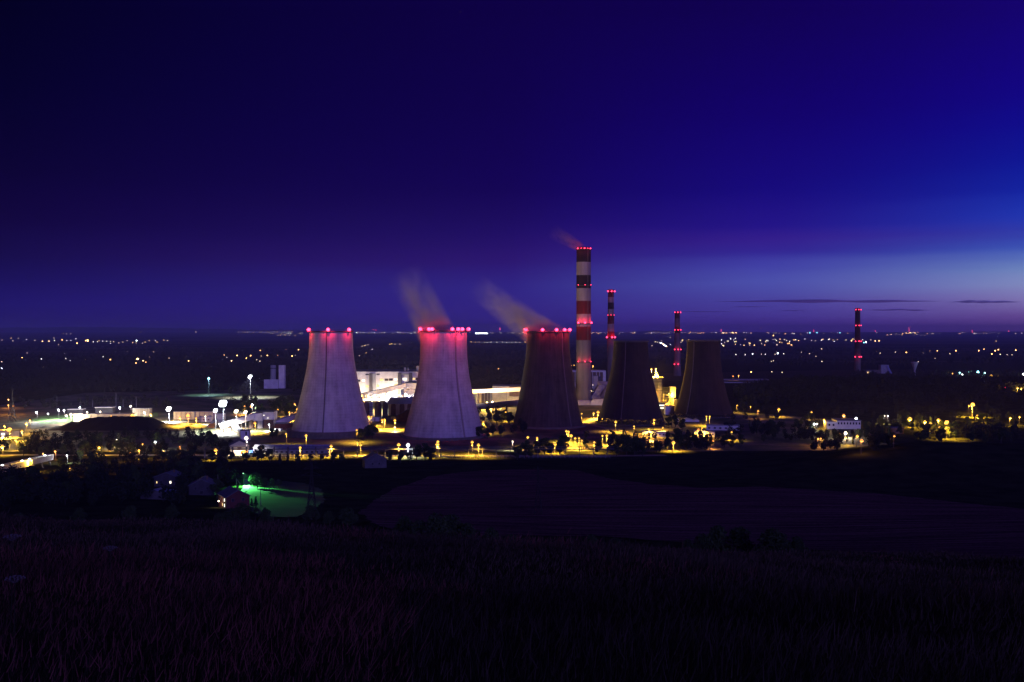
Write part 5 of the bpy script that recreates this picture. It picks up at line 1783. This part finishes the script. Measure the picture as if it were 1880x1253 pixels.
# bushes under the brow of the near slope
for px, py, h, w in ((1290, 1012, 6.5, 1.2), (1320, 1014, 6, 1.3), (1260, 1008, 7, 1.0), (1350, 1016, 5, 1.3), (1375, 1020, 4, 1.3), (1235, 1008, 4.5, 1.1), (1205, 1006, 3.6, 1.1)):
    g = ground(px, 1000, 150)
    tree('bush', g.x, 215 + gt.uniform(-10, 10), h, 'big black bush in the thicket under the brow of the near slope', 'thicket right of centre', w)
for px, h in ((1432, 3.4), (1448, 3.0)):
    tree('bush', (px - 940) / F * 190, 190, h, 'low rounded black bush right of the big thicket', 'low bushes right of the thicket', 1.3)
for px, h, Y in ((742, 6, 260), (800, 8, 235), (830, 8, 240), (770, 6, 240), (860, 6, 235), (900, 5, 230), (940, 4, 225), (1085, 4, 225), (1130, 3.5, 222)):
    tree('bush', (px - 940) / F * Y, Y, h, 'dark bush at the near edge of the ploughed field', 'bushes at the field edge', 1.15)
for i in range(16):
    px, Y = gt.uniform(-20, 640), gt.uniform(255, 330)
    tree('bush', (px - 940) / F * Y, Y, gt.uniform(3, 6.5), 'black bush below the near slope at left', 'bushes below the near slope', 1.2)


# ------------------------------------------------------------------ woods that read as one mass
def wood(name, pts, hrange, label, seed, per=70, leaf=1.0):
    g = np.random.default_rng(seed)
    n = len(pts)
    P = np.asarray(pts, float)
    H = g.uniform(*hrange, n)
    Rr = H * g.uniform(.22, .34, n)
    Z = terr(P[:, 0], P[:, 1])
    d = g.normal(size=(n, per, 3))
    d /= np.linalg.norm(d, axis=2)[..., None]
    rr = 0.45 + .6 * g.random((n, per))
    C = np.empty((n, per, 3))
    C[..., 0] = P[:, None, 0] + d[..., 0] * rr * Rr[:, None]
    C[..., 1] = P[:, None, 1] + d[..., 1] * rr * Rr[:, None]
    C[..., 2] = Z[:, None] + H[:, None] * (.58 + .42 * d[..., 2] * rr)
    a = g.normal(size=(n, per, 3))
    a /= np.linalg.norm(a, axis=2)[..., None]
    b_ = np.cross(a, g.normal(size=(n, per, 3)))
    b_ /= np.linalg.norm(b_, axis=2)[..., None]
    s_ = (leaf * (.6 + .8 * g.random((n, per))))[..., None]
    Vx = np.stack([C - a * s_, C + b_ * s_ * .6, C + a * s_, C - b_ * s_ * .6], 2).reshape(-1, 3)
    Fx = np.arange(len(Vx)).reshape(-1, 4)
    o = mesh_obj(name, np_mesh(name, Vx, Fx, m_leaf2))
    return tag(o, label, 'woodland', kind='stuff')


gw = np.random.default_rng(21)
pts = []
while len(pts) < 1500:
    Y = gw.uniform(1180, 1460)
    px = gw.uniform(1350, 1960)
    X = (px - 940) / F * Y
    if X > 275 + (Y - 1180) * .12 and not (1810 < px < 1885 and 1480 < Y < 1600):
        pts.append((X, Y))
wood('wood', pts, (9, 15), 'dense black wood covering the rise at right', 1, 80, 1.1)
pts = []
while len(pts) < 1800:
    Y = gw.uniform(1420, 2300)
    px = gw.uniform(-60, 1060)
    X = (px - 940) / F * Y
    if 480 < px < 530 and Y < 1600:
        continue
    if px > 620 and Y < 1600:
        continue
    pts.append((X, Y))
wood('wood', pts, (9, 15), 'dark wood stretching behind the power station at left', 2, 60, 1.3)
pts = []
while len(pts) < 2200:
    Y = gw.uniform(2300, 5200)
    px = gw.uniform(-60, 1940)
    if mnoise.noise(Vector(((px - 940) / F * Y * .0012, Y * .0016, 3.0))) < -.05:
        continue
    pts.append(((px - 940) / F * Y, Y))
wood('wood', pts, (9, 16), 'scattered distant woods on the dark plain', 3, 30, 2.6)
pts = [((gw.uniform(1560, 1960) - 940) / F * Y, Y) for Y in gw.uniform(1500, 2080, 700)]
pts = [p for p in pts if not (1585 < 940 + p[0] / p[1] * F < 1645 and p[1] > 1980) and not (1815 < 940 + p[0] / p[1] * F < 1878 and p[1] < 1680)]
wood('wood', pts, (8, 13), 'dark wood around the foot of the lone black chimney', 4, 60, 1.2)

def belt_wood(n, x0, x1, y0, y1, hr, label, seed, skip=(), per=170, leaf=.55):
    g = np.random.default_rng(seed)
    P_ = []
    while len(P_) < n:
        px, py = g.uniform(x0, x1), g.uniform(y0, y1)
        if any(a <= px <= b_ and c <= py <= d_ for a, b_, c, d_ in skip):
            continue
        if mnoise.noise(Vector((px * .03, py * .09, seed))) < -.18:
            continue
        q = ground(px, py, 120)
        P_.append((q.x, q.y))
    return wood('wood', P_, hr, label, seed, per, leaf)


belt_wood(150, -30, 425, 803, 842, (6, 11), 'dark tree belt with gaps of lamplight below the coal heaps', 41, skip=((0, 60, 800, 818), (45, 65, 838, 856)))
belt_wood(150, -40, 440, 850, 935, (6, 11), 'black grove around the dark houses at lower left', 42, skip=((275, 330, 880, 925), (345, 395, 895, 940), (395, 480, 895, 960), (-40, 110, 845, 885), (440, 470, 860, 900)))
belt_wood(110, 1340, 1920, 745, 782, (7, 12), 'dark trees filling the slope between the right wood and the white block', 43, skip=((1505, 1590, 770, 800), (1770, 1800, 745, 782), (1420, 1440, 752, 770)))
belt_wood(150, 1330, 1920, 785, 812, (6, 10), 'dark scrubby trees along the foot of the lamps at far right', 44, skip=((1505, 1600, 785, 815), (1690, 1745, 780, 800)))
belt_wood(70, 1470, 1640, 800, 830, (5, 8), 'dark bushes round the lamps below the white block', 49, skip=((1545, 1592, 804, 830),))
belt_wood(60, 1060, 1350, 806, 834, (6, 10), 'dark tree belt below the unlit cooling towers and sheds', 45, skip=((1085, 1120, 806, 830), (1225, 1245, 812, 834)))
belt_wood(60, 425, 545, 738, 768, (7, 12), 'dark trees behind the junction house', 46)
belt_wood(36, 870, 965, 758, 800, (7, 11), 'dark trees between the second and third cooling towers', 47, skip=((870, 945, 785, 793),))
belt_wood(70, -40, 330, 735, 752, (5, 9), 'dark trees beyond the floodlit yard', 48, per=90, leaf=.8)

# ------------------------------------------------------------------ lights of the far plain
FARM = {}


def far_mesh(c, r):
    k = (c, round(r, 2))
    if k not in FARM:
        m = MB()
        m.lathe([(r * .22, -r * 5), (r * .15, -r * .8)], 5)
        m.slot(1)
        m.ball((0, 0, 0), r, 7, 5)
        FARM[k] = m.mesh('town_lamp', [m_steel, FAR[c]])
    return FARM[k]


FARCOUNT = [0]
FL = []


def far(px, py, c='p', s=0.34):
    """one lamp of the distant towns; s is its apparent radius in photo pixels"""
    g = ground(px, py + .4, 1500)
    r = s * 1.12 * g.y / F
    FL.append((px, py, c, s, g, r))


def zoomed(pts, ox, oy, k, c0='p', s0=.42):
    for p in pts:
        c = p[2] if len(p) > 2 else random.choice((c0, c0, 'w', 'y'))
        s = {'o': .75, 'O': 1.15, 'W': .85, 'r': .6, 'c': .6}.get(c, s0)
        far(ox + p[0] / k, oy + p[1] / k, c, s)


zoomed([(50, 50), (90, 48), (300, 52), (368, 54), (428, 50), (392, 76), (410, 78), (437, 77), (597, 45, 'r'), (632, 55), (650, 62, 'r'), (693, 58, 'r'), (770, 60), (795, 55), (868, 68), (922, 66), (1082, 48), (1220, 48), (1295, 48, 'r'),
        (1207, 68), (1305, 63), (1345, 62), (1395, 64), (1423, 62), (1470, 68), (1497, 68), (1512, 68), (1525, 68), (1535, 67), (1562, 69), (1598, 68), (1610, 68), (1650, 68), (1662, 68), (1688, 67), (1710, 67), (1740, 68), (1755, 68),
        (1780, 68), (1800, 68), (1715, 88), (1730, 87), (1755, 85), (1760, 87), (1785, 88), (1818, 88),
        (12, 117), (68, 106), (80, 122), (112, 105), (163, 115), (215, 118), (262, 126, 'o'), (302, 126, 'o'), (332, 105), (336, 120), (383, 117, 'o'), (412, 119), (437, 119), (468, 109), (540, 124, 'O'), (528, 122, 'o'), (475, 138, 'o'), (362, 145),
        (575, 128), (600, 128), (632, 124), (658, 124), (682, 124), (700, 127), (732, 135), (757, 130), (783, 120), (818, 133), (842, 122, 'W'), (895, 130), (920, 120), (958, 120), (968, 130), (1010, 118), (1032, 120), (610, 122),
        (137, 226, 'o'), (185, 228), (210, 230), (255, 233), (340, 244), (395, 236), (405, 230), (430, 230, 'o'), (435, 243), (523, 240, 'O'), (680, 239, 'o'), (693, 225), (795, 222), (848, 237, 'O'), (882, 246, 'o'), (838, 260, 'o'), (900, 256, 'o'),
        (800, 265, 'o'), (925, 221), (973, 226, 'o'), (1042, 228), (1163, 247, 'o'), (10, 295, 'W'), (268, 282), (10, 250),
        (1380, 212, 'o'), (1398, 225), (1427, 247, 'o'), (1462, 214, 'o'), (1518, 230, 'o'), (1545, 215, 'o'), (1582, 238), (1602, 247), (1610, 215), (1648, 213, 'o'), (1711, 214, 'o'), (1735, 211), (1800, 217, 'o'), (1605, 182, 'o'), (1692, 182),
        (1762, 180, 'o'), (1840, 178, 'o')], 0, 590, 3.357)
zoomed([(15, 130), (28, 127), (35, 125), (50, 120), (75, 148), (95, 146), (105, 148), (125, 148), (40, 170), (180, 118), (192, 117), (210, 118), (240, 118), (310, 108), (665, 105), (690, 107), (712, 106), (745, 107), (760, 107), (782, 106),
        (818, 107), (850, 106), (875, 108), (905, 107), (930, 106), (955, 107), (985, 106), (652, 262), (725, 258), (775, 262), (825, 265, 'o'), (1260, 247, 'o'), (1390, 250, 'o')], 660, 596, 3.241)
zoomed([(1760, 104), (1772, 106), (1785, 110), (1796, 114, 'W'), (1806, 118, 'o'), (1812, 124, 'W'), (1820, 130, 'W'), (1828, 132, 'o'), (1740, 128), (1850, 120)], 660, 596, 3.241)
for p in ((1487, 612, 'c'), (1500, 612, 'c'), (1542, 612, 'c'), (1420, 617, 'o'), (1590, 629.5, 'W'), (1586, 630, 'c'), (1607, 627, 'o'), (1614, 627, 'o'),
          (1351, 651.5, 'w'), (1368, 652, 'w'), (1382, 651, 'W'), (1394, 651, 'w'), (1398, 651), (1405, 651, 'w'), (1423, 651), (1428, 650, 'W'), (1439, 650, 'w'), (1486, 650), (1498, 655), (1512, 661, 'o'), (1509, 664),
          (1609, 646, 'o'), (1616, 649), (1664, 648, 'o'), (1708, 645, 'o'), (1721, 645, 'o'), (1755, 645, 'o'), (1797, 645, 'o'), (1807, 642, 'o'), (1827, 645, 'o'), (1833, 643, 'o'), (1865, 644, 'o'), (1744, 650), (1760, 650), (1836, 651), (1849, 652),
          (1858, 652), (1778, 649), (1821, 651, 'o'), (1695, 649), (1644, 647), (1379, 684, 'o'), (1436, 684), (1470, 695, 'o'), (1417, 683)):
    far(p[0], p[1], p[2] if len(p) > 2 else 'p', {'o': .75, 'W': .9, 'c': .75}.get(p[2] if len(p) > 2 else 'p', .45))
gf = random.Random(33)
for i in range(46):
    far(gf.uniform(1315, 1600), gf.gauss(625, 1.4), gf.choice('ppwoy'), gf.uniform(.35, .6))
for i in range(22):
    far(gf.uniform(1325, 1460), gf.gauss(632, 2.5), gf.choice('ppyo'), gf.uniform(.35, .6))
for i in range(12):
    far(gf.uniform(1195, 1330), gf.uniform(620, 640), gf.choice('ppyw'), gf.uniform(.35, .55))
for i in range(40):
    far(gf.uniform(0, 1880), gf.uniform(626, 668), gf.choice('ppwy'), gf.uniform(.28, .42))
sides = lambda x: 'left of the cooling towers' if x < 560 else ('seen between the cooling towers' if x < 1330 else 'right of the cooling towers')
cname = {'p': 'pale', 'w': 'small white', 'y': 'yellowish', 'o': 'amber', 'O': 'large bright amber', 'W': 'bright white', 'r': 'red', 'c': 'cyan'}
FL.sort(key=lambda a: -a[3] / (a[1] - 600))
for px, py, c, s, g, r in FL[:296]:
    o = mesh_obj('town_lamp', far_mesh(c, r), loc=(g.x, g.y, g.z + r * 1.2))
    band = 'on the horizon' if py < 617 else ('on the far plain' if py < 640 else 'on the nearer plain')
    tag(o, 'tiny %s town light %s, %s' % (cname[c], band, sides(px)), 'lamp', 'town lights on the dark plain')
# the unbroken string of city lights along the skyline: too many to count
sk = {k: MB() for k in 'pworWO'}


def skyline(x0, x1, y0, y1, n, cols, smin, smax):
    for i in range(n):
        px, py = gf.uniform(x0, x1), gf.uniform(y0, y1)
        g = ground(px, py, 1500)
        r = gf.uniform(smin, smax) * g.y / F
        sk[gf.choice(cols)].box(g.x - r * gf.uniform(.6, 1.8), g.x + r, g.y - r, g.y + r, g.z, g.z + r * 1.3)


for px, py, c, s, g, r in FL[296:]:
    sk[c if c in sk else 'p'].box(g.x - r, g.x + r, g.y - r, g.y + r, g.z, g.z + r * 1.6)
skyline(480, 560, 611, 613, 13, 'pw', 0.26, 0.42)
skyline(650, 770, 610, 612.6, 36, 'ppwW', 0.26, 0.51)
skyline(862, 965, 610.8, 612.6, 20, 'ppw', 0.26, 0.42)
skyline(1085, 1240, 610.6, 613, 42, 'ppwo', 0.26, 0.47)
skyline(1250, 1380, 610.8, 612.6, 30, 'ppwo', 0.26, 0.47)
skyline(1318, 1352, 611.4, 612.4, 9, 'Oo', 0.42, 0.68)
skyline(1400, 1880, 611, 613.5, 48, 'ppwo', 0.26, 0.42)
skyline(1655, 1690, 611, 612.5, 8, 'Oop', 0.34, 0.59)
skyline(1620, 1700, 614.5, 616, 9, 'ppo', 0.26, 0.42)
root = empty('city_lights', (0, 0, 0), 0, 'dense string of city lights strewn along the skyline', 'city lights')
tag(root, kind='stuff')
nm = {'p': 'pale_lights', 'w': 'white_lights', 'o': 'amber_lights', 'r': 'red_lights', 'W': 'bright_white_lights', 'O': 'bright_amber_lights'}
for k, m in sk.items():
    if m.v:
        o = m.build(nm[k], FAR[k], root)
        o['kind'] = 'stuff'
# the floodlit greenhouse on the skyline and red-lit masts
g = ground(884, 613.2, 1500)
root = empty('lit_greenhouse', g, 0, 'long bright white greenhouse glowing on the horizon right of the second tower', 'greenhouse')
w = 11 * g.y / F
MB().box(-w, w, 0, w * .3, -5, 1.6 * g.y / F).build('glasshouse', FAR['W'], root)
MB().prism([(-w, 1.6 * g.y / F), (w, 1.6 * g.y / F), (w * .98, 1.9 * g.y / F), (-w * .98, 1.9 * g.y / F)], 0, w * .3).build('roof', m_galv, root)
for i, (px, py, n) in enumerate(((690, 606.5, 1), (918, 603, 2), (1324, 606, 2), (1494, 606.5, 2), (1607, 608.5, 1), (1669, 602.5, 3), (1785, 607.5, 2), (685.5, 605.5, 1), (1852, 608.5, 1))):
    Y = 17000
    p = pt(px, py, Y)
    z0 = tz(p.x, Y)
    root = empty('transmitter_mast', (p.x, Y, z0), 0, 'far red-lit mast on the horizon ' + ('left of the second tower', 'between the second and third towers', 'right of the last cooling tower', 'between cyan lights', 'right of the black chimney',
                 'with the tallest red column, at right', 'toward the right edge', 'just left of its twin, by the second tower', 'nearest the right edge')[i], 'mast')
    MB().lathe([(3, -2), (1.5, p.z - z0)], 6).build('pole', m_steel, root)
    for k in range(n):
        MB().ball((0, 0, p.z - z0 - k * 24), 5.5, 8, 6).build('beacon', FAR['r'], root)

# ------------------------------------------------------------------ hills on the horizon
def ridge(x0, x1, Y, f, name='hills'):
    n = 160
    V_, F_ = [], []
    for i in range(n + 1):
        px = x0 + (x1 - x0) * i / n
        x = (px - 940) / F * Y
        h = EYE + (HOR - f(px)) * Y / F
        for dy, q in ((-1600, 0), (-700, .62), (0, 1.0), (900, .5), (1800, 0)):
            V_.append((x, Y + dy, 40 + (h - 40) * q if q else 20))
    for i in range(n):
        for j in range(4):
            a = i * 5 + j
            F_.append((a, a + 5, a + 6, a + 1))
    o = mesh_obj(name, np_mesh(name, V_, F_, mat('hill_woods', (0.03, 0.035, 0.02), scale=.002), smooth=True))
    return tag(o, kind='structure')


ridge(-700, 560, 25500, lambda x: 606.5 - 5.5 * math.exp(-((x - 150) / 260) ** 2) - 1.2 * mnoise.noise(Vector((x * .02, 1, 0))) - .6 * mnoise.noise(Vector((x * .06, 4, 0))))
ridge(560, 2600, 25000, lambda x: 610.0 - 2.6 * math.exp(-((x - 1205) / 40) ** 2) - 1.6 * math.exp(-((x - 1830) / 60) ** 2) - .7 * mnoise.noise(Vector((x * .02, 9, 0))) - .5 * mnoise.noise(Vector((x * .07, 2, 0))))

# ------------------------------------------------------------------ thin dusk clouds beyond the haze
m_cloud = mat('dusk_cloud', (.50, .48, .92), scale=.0004, rough=1, spec=0)
m_cloud.node_tree.nodes['Principled BSDF'].inputs['Alpha'].default_value = .52
for x0, x1, y, th, lb in ((1310, 1730, 553.5, 2.1, 'long thin dark cloud streak above the lone black chimney'), (1742, 1874, 554.5, 2.6, 'short thick dark cloud streak near the right edge'),
                          (1585, 1715, 569.5, 1.5, 'small slanted cloud streak right of the black chimney top'), (1240, 1345, 572.5, .9, 'faint cloud streak right of the thin grey chimney'), (1340, 1410, 563.5, .8, 'faintest short cloud streak left of the black chimney'),
                          (1430, 1482, 570.5, .7, 'tiny faint cloud streak between the two far chimneys')):
    Y = 46000
    c = pt((x0 + x1) / 2, y, Y)
    hw, hz = (x1 - x0) / 2 * Y / F, th * 1.35 * Y / F
    V_, F_ = [], []
    n, k = 60, 14
    for i in range(n + 1):
        u = i / n * 2 - 1
        wv = max(.02, (1 - abs(u) ** 1.7)) * (.65 + .5 * mnoise.noise(Vector((u * 3 + x0, 0, 0))))
        off = .5 * hz * mnoise.noise(Vector((u * 1.6 + x0 * .1, 5, 0)))
        for j in range(k):
            a = j / k * 6.2832
            V_.append((u * hw, math.cos(a) * hw * .5 * wv, off + math.sin(a) * hz * wv))
    for i in range(n):
        for j in range(k):
            a, a2 = i * k + j, i * k + (j + 1) % k
            F_.append((a, a2, a2 + k, a + k))
    o = mesh_obj('cloud', np_mesh('cloud', V_, F_, m_cloud, smooth=True), loc=c)
    tag(o, lb, 'cloud')


# ------------------------------------------------------------------ near slope grass
def grass(n, y0, y1, seed, hmin, hmax, wmul):
    g = np.random.default_rng(seed)
    Y = y0 + (y1 - y0) * g.random(n) ** .8
    X = (g.random(n) * 2 - 1) * (Y * .56 + 2.5)
    Z = terr(X, Y)
    dens = np.array([mnoise.noise(Vector((x * .16, y * .16, 0))) for x, y in zip(X, Y)])
    keep = dens > g.uniform(-.6, .12, n)
    X, Y, Z, dens = X[keep], Y[keep], Z[keep], dens[keep]
    n = len(X)
    h = (hmin + (hmax - hmin) * g.random(n) ** 1.6) * (1 + .8 * dens)
    h *= np.where(g.random(n) > .985, 1.5, 1.0)
    w = (.004 + .00022 * Y) * wmul * g.uniform(.7, 1.4, n)
    th = g.uniform(0, np.pi, n)
    dx, dy = np.cos(th) * w, np.sin(th) * w
    lean = g.normal(.16, .26, n) * h
    lean2 = g.normal(0, .24, n) * h
    b0 = np.stack([X - dx, Y - dy, Z - .05], -1)
    b1 = np.stack([X + dx, Y + dy, Z - .05], -1)
    m0 = np.stack([X - dx * .8 + lean * .35, Y - dy * .8 + lean2 * .35, Z + h * .55], -1)
    m1 = np.stack([X + dx * .8 + lean * .35, Y + dy * .8 + lean2 * .35, Z + h * .55], -1)
    t0 = np.stack([X - dx * .25 + lean, Y - dy * .25 + lean2, Z + h], -1)
    t1 = np.stack([X + dx * .25 + lean, Y + dy * .25 + lean2, Z + h], -1)
    # seed head
    s0 = np.stack([X - dx * 1.7 + lean * .92, Y - dy * 1.7 + lean2 * .92, Z + h * .93], -1)
    s1 = np.stack([X + dx * 1.7 + lean * .92, Y + dy * 1.7 + lean2 * .92, Z + h * .93], -1)
    s2 = np.stack([X + dx * .5 + lean * 1.2, Y + dy * .5 + lean2 * 1.2, Z + h * 1.16], -1)
    s3 = np.stack([X - dx * .5 + lean * 1.2, Y - dy * .5 + lean2 * 1.2, Z + h * 1.16], -1)
    Vx = np.stack([b0, b1, m1, m0, t1, t0, s0, s1, s2, s3], 1).reshape(-1, 3)
    base = (np.arange(n) * 10)[:, None]
    q = np.concatenate([base + np.array([0, 1, 2, 3]), base + np.array([3, 2, 4, 5]), base + np.array([6, 7, 8, 9])])
    patch = np.array([mnoise.noise(Vector((x * .22 + 31, y * .22, 3))) for x, y in zip(X, Y)])
    red = ((X < -.12 * Y) & (Y < 26) & (patch > -.22)) | (patch > .42)
    mi = np.concatenate([np.zeros(2 * n, int), np.where(red, 2, 1)])
    return Vx, q, mi


m_blade = mat('dry_grass', (.022, .017, .009), c2=(.008, .009, .005), scale=.12, detail=3)
m_seed = mat('seed_heads', (.085, .050, .040), c2=(.030, .017, .015), scale=.12, detail=3)
Vs, Fs, Ms, off = [], [], [], 0
for a in ((60000, 7, 18, 1, .18, .55, .45), (95000, 16, 40, 2, .2, .55, .55), (90000, 36, 78, 3, .2, .5, .75)):
    v_, f_, m_ = grass(*a)
    Vs.append(v_)
    Fs.append(f_ + off)
    Ms.append(m_)
    off += len(v_)
o = mesh_obj('grass', np_mesh('grass', np.concatenate(Vs), np.concatenate(Fs), [m_blade, m_seed, mat('sorrel', (.15, .045, .042), c2=(.06, .02, .02), scale=.3)], np.concatenate(Ms)))
tag(o, 'tall dry grass with seed heads covering the near dark slope', 'grass', kind='stuff')
# a few umbellifers at lower left
for i, (px, Y, h) in enumerate(((14, 10.5, 1.25), (18, 9.2, .95), (196, 13, 1.0))):
    x = (px - 940) / F * Y
    root = empty('wildflower', (x, Y, tz(x, Y)), 0, ('tallest pale umbel flower at the bottom left corner', 'shorter pale umbel flower at the bottom left corner', 'single pale umbel flower right of the corner pair')[i], 'wildflower')
    MB().tube([(0, 0, -.05), (.03, 0, h * .5), (.02, .03, h)], [.008, .006, .004], 5).build('stem', m_blade, root)
    u = MB()
    for k in range(22):
        a, r_ = k * 2.4, .012 * math.sqrt(k) * 1.6
        q = (.02 + r_ * math.cos(a), .03 + r_ * math.sin(a), h + .05 - r_ * .25)
        u.tube([(.02, .03, h - .02), q], .0015, 4)
        u.ball(q, .012, 6, 4, .6)
    u.build('flower_head', mat('umbel', (.12, .10, .11)), root)

# ------------------------------------------------------------------ evening haze over the plain
HAZE = 1
if HAZE:
    m = D.materials.new('haze')
    m.use_nodes = True
    t = m.node_tree
    t.nodes.clear()
    o_ = N('ShaderNodeOutputMaterial', t)
    pv = N('ShaderNodeVolumePrincipled', t)
    pv.inputs['Color'].default_value = (.58, .56, .95, 1)
    pv.inputs['Density'].default_value = 5.5e-5
    pv.inputs['Anisotropy'].default_value = 0.0
    L(pv.outputs[0], o_.inputs['Volume'], t)
    hz = MB().box(-29500, 29500, -1600, 29500, -4, 240).build('haze', m)
    tag(hz, 'thin bluish evening haze over the whole plain', 'haze', kind='stuff')
